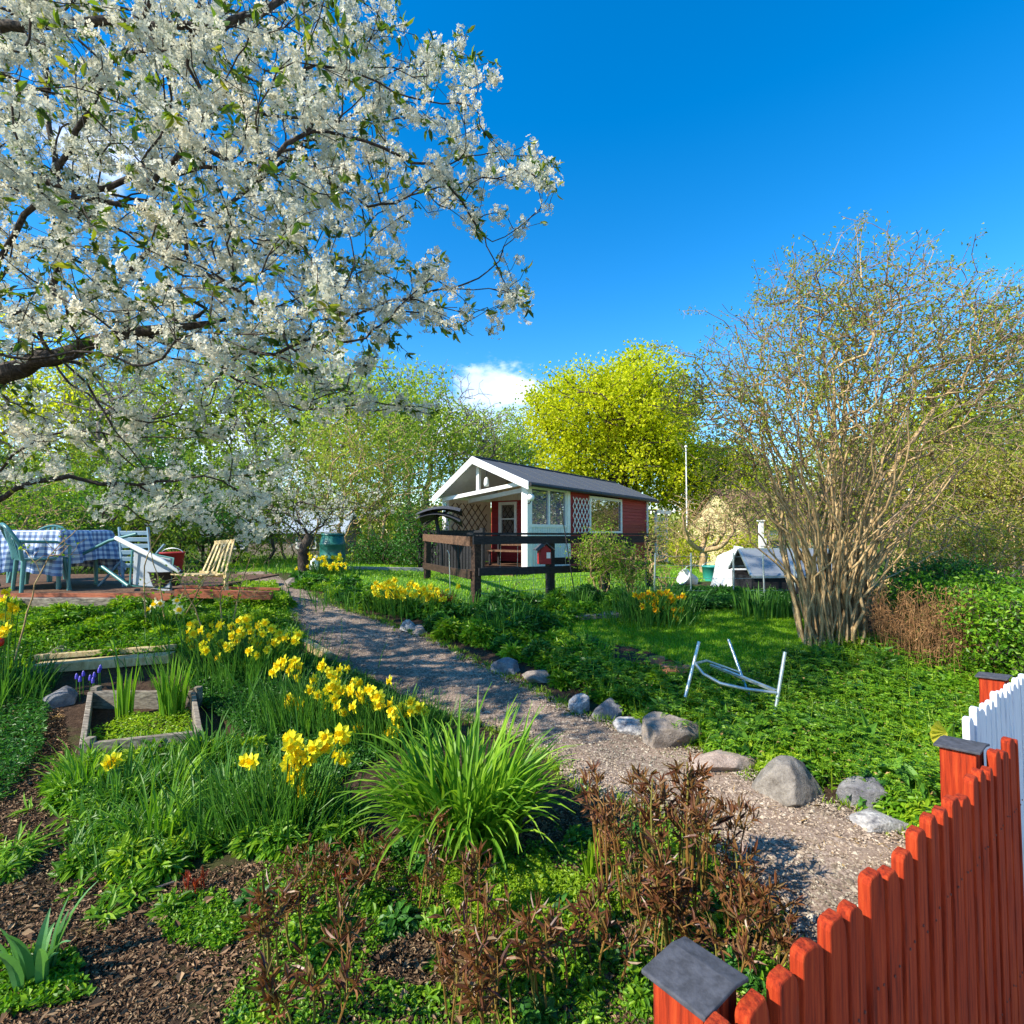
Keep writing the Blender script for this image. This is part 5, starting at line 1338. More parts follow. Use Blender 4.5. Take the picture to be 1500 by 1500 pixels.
def mounds(name, poly, m, label, dn, R=(.07, .16), Hh=(.6, 1.5), L=(.03, .07), wr=.45, lai=2.6, cat='ground cover', near6=True, seed=0, gap=0.0, lean=.0):
    '''leafy plants with a rounded shape each, dark gaps between them'''
    r = np.random.default_rng(500+seed); n = int(poly_area(poly)*dn); q = sample_poly(poly, n); q = q[~inpoly(q[:, 0], q[:, 1], PATH)]
    if gap: q = q[wob(q[:, 0], q[:, 1], 2.3, seed+2) > gap-1]
    q = q[(np.hypot(q[:, 0], q[:, 1]) < 16) & (np.abs(q[:, 0]) < 1.25*q[:, 1]+1.2)]
    n = len(q); rad = r.uniform(*R, n); H = rad*r.uniform(*Hh, n); ls = r.uniform(.75, 1.25, n); az0 = r.uniform(0, 2*PI, n)
    per = np.maximum(8, lai*2*PI*rad**2*(.5+.5*H/rad)/((((L[0]+L[1])/2)**2)*ls**2*wr*.5)).astype(int); i = np.repeat(np.arange(n), per); k = len(i)
    u = rand_unit(k); u[:, 2] = np.abs(u[:, 2]); s = r.uniform(.55, 1.05, k)
    off = u*np.stack([rad[i], rad[i], H[i]], 1)*s[:, None]
    pos = np.stack([q[i, 0], q[i, 1], ter(q[i, 0], q[i, 1])], 1)+off*.8
    out_ = np.stack([u[:, 0], u[:, 1], u[:, 2]*.4+.15], 1); dr = nrm(out_+r.normal(0, .45, (k, 3))); nr_ = nrm(u*.5+r.normal(0, .35, (k, 3))+[0, 0, .7]); dr = nrm(dr-nr_*(dr*nr_).sum(1)[:, None]*.7)
    Ln = r.uniform(*L, k)*ls[i]; mb = MB(); nearm = np.hypot(q[i, 0], q[i, 1]) < 4.2
    if near6 and nearm.any(): leaves6(mb, pos[nearm], dr[nearm], Ln[nearm], Ln[nearm]*wr, nr_[nearm])
    if (~nearm).any() or not near6:
        f = ~nearm if near6 else np.ones(k, bool); leaves(mb, pos[f], dr[f], Ln[f]*1.15, Ln[f]*wr*1.1, nr_[f])
    return stuff(single(name, mb, m), label, cat)
GR = GP([(1010, 1110), (960, 1075), (905, 1048), (850, 1020), (800, 990), (835, 955), (900, 975), (980, 1000), (1060, 1000), (1150, 985), (1200, 955), (1330, 930), (1420, 900), (1560, 880), (1700, 960), (1700, 1180), (1480, 1060), (1425, 1100), (1385, 1215), (1340, 1215), (1280, 1190), (1220, 1165), (1120, 1130)])
cover('herb_patch', GR, 45000, .12, .022, .05, .55, M['herb'], 'lush green herbs filling the bed between the rocks and the big bush', hn=2.1)
mounds('herb_patch', GR, M['herb'], 'bushy green herbs in rounded clumps between rocks and big bush', 22, seed=1)
mounds('herb_patch', GR, M['herb2'], 'paler yellow green clumps among the lush bed at right', 9, (.06, .14), (.8, 1.9), (.03, .06), .4, seed=2)
mounds('herb_patch', GR, M['herbd'], 'deep green broad leaved clumps in the lush bed at right', 9, (.07, .15), (.8, 1.6), (.05, .09), .5, seed=3)
fr_ = MB(); q = sample_poly(GR, 5200); q = q[q[:, 1] < 5.5]; n = len(q); b = np.concatenate([q, (ter(q[:, 0], q[:, 1])+.12+.16*RNG.random(n))[:, None]], 1)
az = RNG.uniform(0, 2*PI, n)   # feathery fronds: leaflets along a midrib
for k in range(1, 8):
    t = k/8; c0_ = b+np.stack([np.cos(az)*t*.10, np.sin(az)*t*.10, np.full(n, .05*t-.07*t*t)], 1)
    for s in (-1, 1):
        d = np.stack([np.cos(az+s*1.0), np.sin(az+s*1.0), np.full(n, .05)], 1); leaves(fr_, c0_, d, .034*(1-t*.7), .014*(1-t*.5), nrm(RNG.normal(0, .25, (n, 3))+[0, 0, 1]))
stuff(single('fern_leaves', fr_, M['herb']), 'feathery cow parsley leaves spreading over the herb bed', 'ground cover')
mounds('herb_patch', GR, M['daffleaf'], 'larger soft leaved plants scattered in the lush bed', 3.5, (.09, .17), (.8, 1.6), (.08, .14), .42, 1.8, seed=51)
grass(GR, 3200, .12, .34, .006, M['herb2'], 'long_grass', 'single tall grass blades rising out of the lush bed at right', 'grass', .5, 4)
GL2 = GP([(620, 905), (560, 898), (500, 880), (440, 862), (430, 850), (520, 862), (600, 885), (680, 893), (780, 885), (905, 880), (930, 905), (840, 912), (830, 935), (870, 950), (830, 990), (790, 985), (730, 958), (680, 945), (640, 925)])
cover('herb_patch', GL2, 28000, .10, .03, .06, .5, M['herb'], 'green bed between the path and the dark railing', seed=6)
mounds('herb_patch', GL2, M['herb'], 'clumps of green perennials between path and railing', 9, (.12, .26), (.6, 1.2), (.05, .1), .4, 2.2, seed=4)
mounds('herb_patch', GL2, M['herbd'], 'darker leafy clumps in the bed below the railing', 5, (.12, .28), (.7, 1.3), (.05, .1), .4, 2.2, seed=5)
mounds('herb_patch', GL2, M['herb2'], 'light green clumps in the bed below the railing', 4, (.1, .2), (.7, 1.3), (.05, .09), .35, 2.2, seed=6)
GE = GP([(905, 905), (925, 880), (1010, 872), (1100, 872), (1200, 885), (1200, 915), (1110, 893), (1010, 900), (940, 908)])
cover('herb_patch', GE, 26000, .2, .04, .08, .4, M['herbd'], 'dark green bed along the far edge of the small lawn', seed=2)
GW = GP([(20, 895), (210, 893), (340, 885), (415, 880), (430, 925), (445, 950), (380, 985), (260, 960), (150, 965), (55, 970), (20, 990), (-60, 990), (-60, 895)])
cover('herb_patch', GW, 34000, .10, .022, .05, .5, M['herb'], 'sunny green bed between terrace and raised bed', seed=4)
mounds('herb_patch', GW, M['herb'], 'rounded green clumps in the bed before the terrace', 9, (.09, .2), (.5, 1.2), (.035, .08), .4, 2.2, seed=7)
mounds('herb_patch', GW, M['herb2'], 'light yellow green clumps in the bed before the terrace', 6, (.08, .18), (.6, 1.3), (.04, .08), .3, 2.2, seed=8)
GM = GP([(260, 975), (380, 985), (450, 960), (520, 1000), (600, 1042), (640, 1062), (560, 1110), (480, 1160), (330, 1060), (290, 1030)])
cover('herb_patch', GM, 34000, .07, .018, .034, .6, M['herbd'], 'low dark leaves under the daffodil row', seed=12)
GN = GP([(470, 968), (540, 1002), (620, 1045), (660, 1062), (600, 1075), (540, 1020), (470, 985)])
cover('herb_patch', GN, 9000, .12, .018, .034, .4, M['herbd'], 'dark mound of small leaves on the path edge behind the daffodils', seed=13)
GG = GP([(95, 1125), (300, 1100), (340, 1080), (480, 1160), (545, 1240), (400, 1245), (300, 1255), (240, 1285), (150, 1300), (90, 1270), (120, 1210), (80, 1170)])
cover('herb_patch', GG, 13000, .05, .015, .035, .45, M['herb'], 'leafy weeds around the grassy tufts in the lower left', seed=14, six=False)
grass(GG, 4200, .06, .17, .008, M['daffleaf'], 'long_grass', 'long bright grass in the lower left bed', 'grass', .8, 4)
mounds('herb_patch', GG, M['herb'], 'leafy weed clumps in the lower left bed', 34, (.05, .11), (.7, 1.5), (.035, .08), .28, 2.0, seed=9)
mounds('herb_patch', GG, M['herb2'], 'yellow green weed clumps in the lower left bed', 16, (.05, .10), (.7, 1.6), (.035, .075), .3, 2.0, seed=10)
GGE = GP([(60, 1150), (130, 1130), (110, 1230), (250, 1250), (560, 1230), (620, 1290), (380, 1290), (250, 1340), (110, 1350), (0, 1310), (0, 1230)])
mounds('herb_patch', GGE, M['herb'], 'loose weed clumps thinning out onto the bare soil', 30, (.03, .09), (.6, 1.4), (.03, .07), .26, 1.5, seed=41, gap=.95)
mounds('herb_patch', GGE, M['strap'], 'long leaved weeds at the edge of the bare soil', 14, (.04, .09), (.7, 1.6), (.06, .13), .12, 1.3, seed=42, gap=1.0)
for i_, (px, py) in enumerate([(150, 1118), (215, 1112), (270, 1106), (110, 1135)]):
    strapplant('grass_tuft', G1(px, py), 40, .10, .24, .014, .1, 1.1, 'herb2' if i_ % 2 else 'strap', ['short tuft leaning on the left part of the bed front board', 'short tuft leaning on the middle of the bed front board', 'short tuft leaning on the right part of the bed front board', 'short tuft hiding the near left corner of the raised bed'][i_], 'grass tuft', .10, 6, .2, 'long leaved tufts by the raised bed')
GB = GP([(112, 1110), (285, 1095), (276, 1045), (140, 1045)])
cover('herb_patch', GB, 3500, .10, .015, .035, .5, M['herb2'], 'fresh weeds growing inside the raised bed', seed=15, bare=-.1)
GC = GP([(545, 1240), (620, 1225), (820, 1240), (900, 1200), (960, 1200), (1010, 1230), (1070, 1290), (1110, 1340), (1180, 1420), (1130, 1600), (300, 1620), (330, 1480), (380, 1400), (320, 1330), (400, 1270), (480, 1250)])
cover('herb_patch', GC, 30000, .035, .010, .022, .6, M['herb'], 'green creeping weeds between the peony shoots', seed=16, bare=-.45)
cover('herb_patch', GP([(640, 1290), (760, 1270), (880, 1300), (900, 1360), (800, 1400), (680, 1390)]), 14000, .07, .010, .022, .6, M['herb2'], 'bright yellow green patch of creeping weeds below the day lily', seed=17)
mounds('herb_patch', GC, M['herbd'], 'broader dark weeds under the peony shoots', 26, (.04, .09), (.5, 1.2), (.022, .045), .6, 1.6, seed=11, gap=.7)
mounds('herb_patch', GC, M['herb2'], 'light green weed tufts between the peony shoots', 22, (.03, .07), (.5, 1.3), (.018, .04), .5, 1.6, seed=43, gap=.75)
mounds('herb_patch', GC, M['herb'], 'green weed tufts between the peony shoots', 30, (.03, .08), (.5, 1.3), (.018, .04), .5, 1.6, seed=12, gap=.8)
GT = GP([(230, 1320), (330, 1310), (360, 1370), (320, 1400), (240, 1380)])
cover('herb_patch', GT, 2600, .05, .012, .028, .5, M['herb'], 'small dark green weed patch on the bare soil', seed=18)
cover('herb_patch', GP([(-20, 1400), (110, 1400), (130, 1470), (-20, 1500)]), 1800, .05, .015, .03, .6, M['herb'], 'weeds around the broad tulip leaves', seed=20)
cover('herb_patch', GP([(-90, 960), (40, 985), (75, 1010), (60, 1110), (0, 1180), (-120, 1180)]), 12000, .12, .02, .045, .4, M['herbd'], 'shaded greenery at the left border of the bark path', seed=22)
cover('herb_patch', GP([(965, 1105), (1060, 1120), (1130, 1145), (1060, 1150), (1000, 1130)]), 900, .03, .01, .02, .6, M['herb2'], 'tiny weeds around the flat pinkish stone', seed=23, avoid=False, bare=.15)
cover('herb_patch', GP([(350, 862), (420, 870), (425, 900), (330, 895), (320, 870)]), 9000, .28, .03, .05, .6, M['herb2'], 'bright leafy mound at the far left of the path', seed=25)
# far rough grass around everything
FARG = np.array([(-30, 10.5), (-4.5, 11), (-8, 21), (7.5, 21), (7, 13), (3.4, 9.6), (5, 8), (9, 6), (30, 8), (45, 60), (-45, 60)])
grass(FARG, 60000, .08, .22, .03, M['midleaf'], 'rough_grass', 'rough grass beyond the garden beds', 'grass', .6)

# bark litter and dead leaves
def litter(poly, n, L0, L1, name, label, m='mulch', lift=.012, wr=(.2, .6)):
    q = sample_poly(poly, n); n = len(q); pos = np.concatenate([q, (ter(q[:, 0], q[:, 1])+lift*RNG.random(n)+.003)[:, None]], 1)
    a = RNG.uniform(0, 2*PI, n); dr = np.stack([np.cos(a), np.sin(a), RNG.normal(0, .25, n)], 1); Ln = RNG.uniform(L0, L1, n)
    mb = MB(); leaves(mb, pos, dr, Ln, Ln*RNG.uniform(wr[0], wr[1], n), nrm(RNG.normal(0, .4, (n, 3))+[0, 0, 1]), fold=.3)
    return stuff(single(name, mb, M[m]), label, 'leaf litter')
SOIL = GP([(-60, 1040), (90, 1040), (110, 1130), (60, 1210), (180, 1290), (560, 1240), (900, 1170), (1120, 1340), (1180, 1450), (1100, 1700), (-60, 1700)])
litter(SOIL, 95000, .006, .026, 'bark_mulch', 'dark bark mulch and dead leaves covering the bare soil')
litter(SOIL, 2600, .025, .055, 'dead_leaves', 'larger dry brown leaves scattered over the foreground soil', lift=.02)
litter(GP([(1150, 1170), (1390, 1240), (1300, 1300), (1150, 1230), (1000, 1140)]), 500, .03, .09, 'dry_straw', 'dry straw lying around the boulders', 'straw', wr=(.04, .1))
litter(GP([(870, 1200), (1200, 1400), (1320, 1270), (1150, 1180)]), 900, .01, .03, 'path_litter', 'bits of leaf litter on the shaded end of the path')
litter(GR, 1600, .015, .04, 'dead_leaves', 'dry leaves and stalks caught in the lush bed', 'straw', .22)
litter(PATH, 1500, .01, .03, 'path_litter', 'scattered bits of leaf on the gravel')
mounds('herb_patch', GP([(-60, 1190), (110, 1190), (90, 1270), (150, 1310), (20, 1370), (-60, 1360)]), M['herb2'], 'thin scattered weeds on the sunny soil at the left edge', 45, (.02, .06), (.4, 1.2), (.02, .05), .3, 1.2, seed=30, gap=.9)
mounds('herb_patch', SOIL, M['herb'], 'single weeds sprouting from the bare soil', 11, (.015, .05), (.5, 1.2), (.015, .035), .45, 1.2, seed=31, gap=.9)
mounds('herb_patch', GP([(-200, 960), (-60, 1700), (1100, 1700), (1120, 1340), (900, 1170), (560, 1240), (90, 1040)]), M['straw'], 'dry yellowed leaf tufts on the soil', 2.2, (.02, .06), (.3, .8), (.02, .05), .15, 1.0, seed=32)
# grass and weeds creeping onto the edges of the path
EDGE = np.vstack([pls[40:], prs[40:]]); e_ = EDGE[RNG.integers(0, len(EDGE), 1500)]+RNG.normal(0, .045, (1500, 2)); mb = MB()
i = np.repeat(np.arange(1500), 6); q = e_[i]+RNG.normal(0, .012, (len(i), 2)); b = np.concatenate([q, ter(q[:, 0], q[:, 1])[:, None]+.005], 1)
blades(mb, b, RNG.uniform(0, 2*PI, len(b)), RNG.uniform(.1, .9, len(b)), RNG.uniform(.3, 1.4, len(b)), RNG.uniform(.02, .06, len(b)), .006, 3)
stuff(single('verge_grass', mb, M['herb2']), 'short grass tufts creeping in from both edges of the gravel path', 'grass')
mb = MB(); mb.tube([gl(180, 1325, .01), gl(215, 1312, .02), gl(255, 1298, .02)], [.006, .007, .004], 6); tag(single('fallen_stick', mb, M['twigg'], gl(215, 1312)), 'thin dry stick lying on the bare soil at left', 'stick')
# ------------------------------------------------------------------ trees and shrubs
T_ = np.random.default_rng(31)
def blob_targets(c, r, n, pw=.45, flat=-1.0):
    u = nrm(T_.normal(size=(n*2, 3))); rad = T_.random(n*2)**pw
    p = u*rad[:, None]; p = p*(1+.13*np.sin(3*u[:, :1]*2+c[0])+.10*np.sin(5*u[:, 1:2]+c[1])+.1*np.sin(6*u[:, 2:3]+c[0]))
    p = p[p[:, 2] > flat][:n]
    return np.asarray(c)+p*np.asarray(r)
def order(T, base, nfirst):
    d = np.linalg.norm(T-base, axis=1); i = T_.permutation(len(T)); a, b = i[:nfirst], i[nfirst:]
    return np.concatenate([T[a[np.argsort(d[a])]], T[b[np.argsort(d[b])]]])
def tip_leaves(mb, sk, rthr, per, sig, L0, L1, wr, fn=leaves, down=.2, keep=1.0, out=None):
    i = np.where((sk.r < rthr) & (T_.random(sk.n) < keep))[0]; i = np.repeat(i, per); n = len(i)
    pos = sk.p[i]+T_.normal(0, sig, (n, 3)); dr = nrm(T_.normal(size=(n, 3))+sk.d[i]*.6-np.array([0, 0, down])); Ln = T_.uniform(L0, L1, n)
    fn(mb, pos, dr, Ln, Ln*wr, nrm(T_.normal(0, .7, (n, 3))+[0, 0, .8]))
def tree(name, x, y, z, trunk_h, c, r, nt, leafp, m_leaf, m_bark, label, cat='tree', r0=.02, ex=.45, group=None, stems=1, step=.45, nf=40, n=4, spread=.3, droop=0, twigmat=None, keep=1.0, rthr=None, wig=.04):
    root = empty(name, (x, y, z)); tag(root, label, cat, group); sk = Skel()
    base = np.array([x, y, z-.1]); top = np.array([c[0], c[1], z+trunk_h])
    for s in range(stems):
        o = T_.normal(0, spread, 3)*(stems > 1); o[2] = 0
        sk.line([base+o*.25, base*.5+top*.5+o*.6, top+o], step=step, wig=.01*step)
    T = order(blob_targets(c, r, nt), top, nf)
    sk.grow(T, step, .7, wig, droop)
    sk.radii(r0, ex); mb = MB(); sk.tubes(mb, n)
    part('trunk', mb, m_bark, root, True)
    per, sig, L0, L1, wr = leafp
    if per:
        lf = MB(); tip_leaves(lf, sk, rthr or r0*1.9, per, sig, L0, L1, wr, keep=keep); part('crown', lf, m_leaf, root)
    return root
def TP(px, Y, z=0): q = P(px, 700, Y); return q[0]
# big yellow-green maple: centre px 905, crown y 515..730
def mp(px, py, Y): return P(px, py, Y)
tc1 = mp(905, 628, 30)
tree('maple', tc1[0], 30, .0, 2.6, tc1, (5.2, 4.6, 4.4), 2000, (18, .30, .11, .22, .85), M['yleaf'], M['dbark'], 'large rounded maple in yellow green spring leaf behind the cottage', r0=.02, nf=60, rthr=.04)
tc1 = mp(1035, 700, 29)
tree('maple', tc1[0]+.5, 29.5, -.4, 1.5, tc1, (2.9, 2.6, 2.3), 700, (14, .28, .12, .22, .8), M['yleaf'], M['dbark'], 'lower yellow green maple beside the flagpole', r0=.02)
BG = [(545, 640, 24, 3.0, 3.8, 'paleleaf', 6, 'pale green birch-like tree standing left of the cottage gable'), (625, 640, 29, 2.8, 3.4, 'paleleaf', 5, 'pale green tree nearest the gable peak'), (470, 610, 30, 3.2, 4.2, 'yleaf', 3, 'tall sparse tree with yellow leaf tips behind the hedge'), (385, 590, 27, 3.4, 4.4, 'paleleaf', 4, 'tall pale tree seen through the blossom centre'), (300, 620, 31, 3.6, 4.2, 'oliveleaf', 3, 'olive leaved tree behind the blossom'), (215, 640, 26, 3.0, 3.6, 'paleleaf', 5, 'pale tree behind the low blossom at left'), (120, 600, 29, 3.6, 4.6, 'oliveleaf', 3, 'sparse olive tree behind the table'), (30, 620, 24, 3.4, 4.4, 'yleaf', 3, 'yellowish tree at the far left edge'), (715, 655, 38, 3.0, 3.0, 'paleleaf', 4, 'pale rounded tree in the gap left of the maple'), (755, 668, 42, 2.6, 2.4, 'paleleaf', 5, 'small pale tree touching the maple'),
      (1390, 650, 22, 2.6, 2.4, 'yleaf', 5, 'yellow green tree glowing behind the tangled bush'), (1480, 690, 20, 2.6, 2.6, 'midleaf', 5, 'green tree at the right edge behind the thicket'), (1120, 720, 34, 2.6, 2.0, 'oliveleaf', 4, 'olive tree behind the yellow cottage'), (1250, 700, 26, 3.0, 2.6, 'oliveleaf', 4, 'olive tree hidden behind the bush stems'), (820, 715, 36, 3.4, 1.8, 'midleaf', 5, 'green tree low behind the cottage roof')]
for px, py, Y, rx, rz, lm, per, lab in BG:
    c = mp(px, py, Y); tree('spring_tree', c[0], Y, ter(c[0], Y), max(1.2, c[2]-rz-.2), c, (rx*1.1, rx*.95, rz*1.1), 560, (per+2, .28, .13, .26, .7), M[lm], M['twigg'], lab, group='trees behind the garden', r0=.016, nf=25)
for px, py, Y, rx, rz, lab in [(665, 618, 33, 2.6, 3.4, 'bare grey twigged tree behind the pale trees'), (705, 650, 31, 2.0, 2.8, 'thin bare tree left of the small cloud'), (600, 590, 36, 3.0, 3.6, 'tall bare purple grey tree behind the blossom tip'), (170, 590, 22, 2.4, 3.0, 'bare dark tree behind the blossom at left')]:
    c = mp(px, py, Y); tree('bare_tree', c[0], Y, 0, max(1.2, c[2]-rz), c, (rx, rx*.8, rz), 420, (1, .2, .08, .14, .6), M['oliveleaf'], M['twigg'], lab, group='bare trees behind the garden', r0=.014, nf=30, keep=.25)
# hedge-like bushes
def bush(name, px, py, Y, r, nt, leafp, lm, bm, label, cat='bush', r0=.006, step=.16, stems=7, group=None, spread=.35, ex=.42, keep=1.0, rthr=None, th=.3, flat=-.9, nf=40):
    c = mp(px, py, Y); g = ter(c[0], Y)
    return tree(name, c[0], Y, g, th, c, r, nt, leafp, M[lm], M[bm], label, cat, r0, ex, group, stems, step, nf, 3, spread, keep=keep, rthr=rthr)
bush('tall_bush', 590, 715, 16.5, (1.5, 1.3, 2.3), 700, (4, .10, .05, .10, .6), 'midleaf', 'twigb', 'tall twiggy olive green bush directly left of the cottage', stems=12, spread=.8)
bush('tall_bush', 510, 700, 16.0, (1.6, 1.3, 2.6), 750, (4, .10, .05, .10, .6), 'oliveleaf', 'twigb', 'tall olive bush behind the green barrel', stems=12, spread=.8)
bush('tall_bush', 425, 710, 17, (1.7, 1.3, 2.6), 600, (4, .10, .06, .11, .6), 'midleaf', 'twigb', 'tall green bush behind the low blossom', stems=10, spread=.8)
bush('dark_bush', 615, 790, 14.2, (.85, .6, 1.0), 350, (6, .07, .05, .09, .6), 'herbd', 'dbark', 'dark green shrub at the foot of the porch', stems=6)
bush('dark_bush', 560, 808, 15, (1.3, .6, .55), 300, (6, .07, .05, .09, .6), 'herbd', 'dbark', 'low dark shrub behind the concrete edging', stems=6)
for i_, (px, lm, lab) in enumerate([(330, 'midleaf', 'green bush under the pale trees behind the slatted chair'), (240, 'herbd', 'dark bush behind the recliner'), (150, 'midleaf', 'green bush behind the garden table'), (50, 'midleaf', 'green bush at left behind the arched chair'), (-60, 'herbd', 'dark bush outside the left edge')]):
    bush('garden_bush', px, 735, 15+.7*(i_ % 2), (1.9, 1.2, 1.75), 620, (6, .11, .07, .13, .6), lm, 'dbark', lab, stems=8, spread=.7, group='bushes behind the terrace')
for px, py, Y, r, lm, lab in ((120, 760, 12.6, (1.4, .8, .8), 'herb', 'green shrub between the table and the back bushes'), (210, 770, 12.2, (1.3, .8, .7), 'midleaf', 'round shrub behind the recliner'), (300, 762, 13.2, (1.3, .8, .75), 'herbd', 'shrub behind the red bucket'), (-20, 740, 11.5, (1.4, .9, 1.2), 'midleaf', 'shrub at the left border behind the chairs'), (380, 745, 14.5, (1.0, .7, .6), 'midleaf', 'shrub in front of the low bluish roof')):
    bush('garden_bush', px, py, Y, r, 420, (6, .08, .05, .09, .6), lm, 'dbark', lab, stems=8, spread=.5, group='bushes behind the terrace')
bush('leafy_bush', 25, 745, 9.6, (1.3, .8, .75), 420, (4, .05, .03, .07, .6), 'herb2', 'twigb', 'light leaved bush above the arched chair', stems=6, r0=.004)
bush('dark_bush', 75, 765, 11, (1.3, .6, .6), 260, (7, .08, .05, .09, .6), 'herbd', 'dbark', 'dark bush added right behind the table as shaded depth', stems=6)  # added bush, deep green to darken the depth behind the table
bush('rose_bush', 880, 812, 8.75, (.52, .35, .48), 640, (4, .04, .025, .05, .6), 'herb2', 'twigb', 'light green rose bush growing through the railing before the windows', r0=.003, step=.09, stems=8, spread=.25)
bush('rose_bush', 925, 838, 8.7, (.36, .3, .36), 380, (3, .04, .025, .05, .6), 'herb', 'twigb', 'darker rose bush to the right of the light one', r0=.003, step=.09, stems=8, spread=.25)
bush('thin_shrub', 968, 812, 9.6, (.45, .35, .75), 360, (2, .03, .02, .045, .6), 'oliveleaf', 'twigb', 'thin russet shrub in front of the cottage corner', r0=.003, step=.1, stems=8, spread=.25, keep=.7)
for i_, (px, py, Y, r, lm, lab) in enumerate([(1000, 790, 18, (1.3, .8, .9), 'oliveleaf', 'hedge plant behind the lean-to'), (1085, 760, 20, (2.0, 1, 1.5), 'oliveleaf', 'broad twiggy hedge behind the white cover'), (1170, 775, 17, (1.8, 1, 1.2), 'oliveleaf', 'hedge behind the cold frame'), (1085, 800, 15.5, (.8, .5, .45), 'yleaf', 'small golden shrub behind the white cover'), (1010, 805, 15.5, (.7, .5, .35), 'yleaf', 'small golden shrub behind the gnarled tree')]):
    bush('hedge_plant', px, py, Y, r, 500, (3, .09, .05, .09, .6), lm, 'twigb', lab, stems=9, spread=.6, group='hedge plants at the back')
# small gnarled fruit tree
root = empty('fruit_tree', (P(1030, 700, 13.5)[0], 13.5, .3)); tag(root, 'small gnarled fruit tree with low forked limbs and bare pinkish twigs', 'tree')
sk = Skel(); b0 = P(1030, 832, 13.5); b0[2] = .2; fk = P(1030, 806, 13.5)
i0 = sk.line([b0, fk], r0=.10, r1=.09)[-1]
for pts in ([(1012, 796), (1004, 775), (1000, 755)], [(1032, 790), (1038, 775), (1030, 755)], [(1050, 803), (1065, 793), (1075, 775), (1085, 760)], [(1045, 800), (1060, 780), (1062, 760)]):
    sk.line([P(a, b, 13.5+T_.uniform(-.5, .5)) for a, b in pts], i0, .075, .025)
T = order(blob_targets(P(1045, 757, 13.5), (1.35, 1.1, .72), 700), fk, 40); sk.grow(T, .12, .6, .012, .1); sk.radii(.005, .42)
mb = MB(); sk.tubes(mb, 4); part('trunk', mb, M['twigb'], root, True); lf = MB(); tip_leaves(lf, sk, .008, 1, .03, .02, .04, .6, keep=.4); part('crown', lf, M['oliveleaf'], root)

# the big bare multi-stemmed bush at right
def stem_bush(name, base, stems, blobs, label, r0, ex, leafp, lm, bm, keep, rs=(.028, .012), step=.13, seed=1, nf=80):
    g = ter(base[0], base[1]); root = empty(name, (base[0], base[1], g)); tag(root, label, 'bush'); sk = Skel(90000)
    for (tx_, ty_, tz_, bx_) in stems:
        b = np.array([base[0]+bx_[0], base[1]+bx_[1], g-.05]); t = np.array([tx_, ty_, tz_])
        m1 = b*.62+t*.38; m1[:2] = b[:2]*.82+t[:2]*.18; m1[2] = b[2]+(t[2]-b[2])*.40; m2 = b*.3+t*.7; m2[:2] = b[:2]*.48+t[:2]*.52
        m1[:2] += T_.normal(0, .07, 2); m2[:2] += T_.normal(0, .1, 2); sk.line([b, m1, m2, t], -1, rs[0]*T_.uniform(.5, 1.4), rs[1], .2, .02)
    T = np.concatenate([blob_targets(c, r, n, .6) for c, r, n in blobs]); T = order(T, np.array([base[0], base[1], g+1.5]), nf)
    sk.grow(T, step, .9, .018, -.15); sk.radii(r0, ex); mb = MB(); sk.tubes(mb, 4, thin=.0065); part('stems', mb, [M[bm], M['twign']], root, True)
    per, sig, L0, L1, wr = leafp; lf = MB(); tip_leaves(lf, sk, r0*2.2, per, sig, L0, L1, wr, keep=keep); part('leaves', lf, M[lm], root); return sk
bb = G1(1225, 945); bY = bb[1]
st = []
for k in range(120):
    px = T_.uniform(1060, 1440); py = T_.uniform(470, 700) if k % 2 else T_.uniform(600, 800)
    Y = bY+T_.uniform(-1.3, 1.5); q = P(px, py, Y); ox = (px-1250)/190*.20+T_.normal(0, .10); st.append((q[0], q[1], q[2], (ox*1.3, (Y-bY)*.12)))
BL_ = [(P(1230, 560, bY), (1.7, 1.4, 1.25), 2300), (P(1110, 600, bY-.3), (.95, .9, .95), 1000), (P(1400, 560, bY), (1.1, 1.0, 1.1), 1100), (P(1255, 450, bY), (1.25, 1.1, .75), 900), (P(1080, 690, bY), (.7, .7, .8), 460), (P(1020, 570, bY-.2), (.5, .5, .45), 200), (P(1175, 420, bY+.2), (.7, .6, .5), 240), (P(1480, 520, bY), (.6, .7, .9), 420), (P(1440, 470, bY), (.7, .8, .7), 300), (P(1250, 720, bY), (1.3, .9, .8), 500)]
skb = stem_bush('forsythia_bush', bb, st, BL_, 'huge bare multi-stemmed bush with beige stems fanning up and sparse new leaves', .0028, .38, (4, .045, .022, .05, .55), 'oliveleaf', 'twigb', .6, rs=(.020, .006), seed=2)
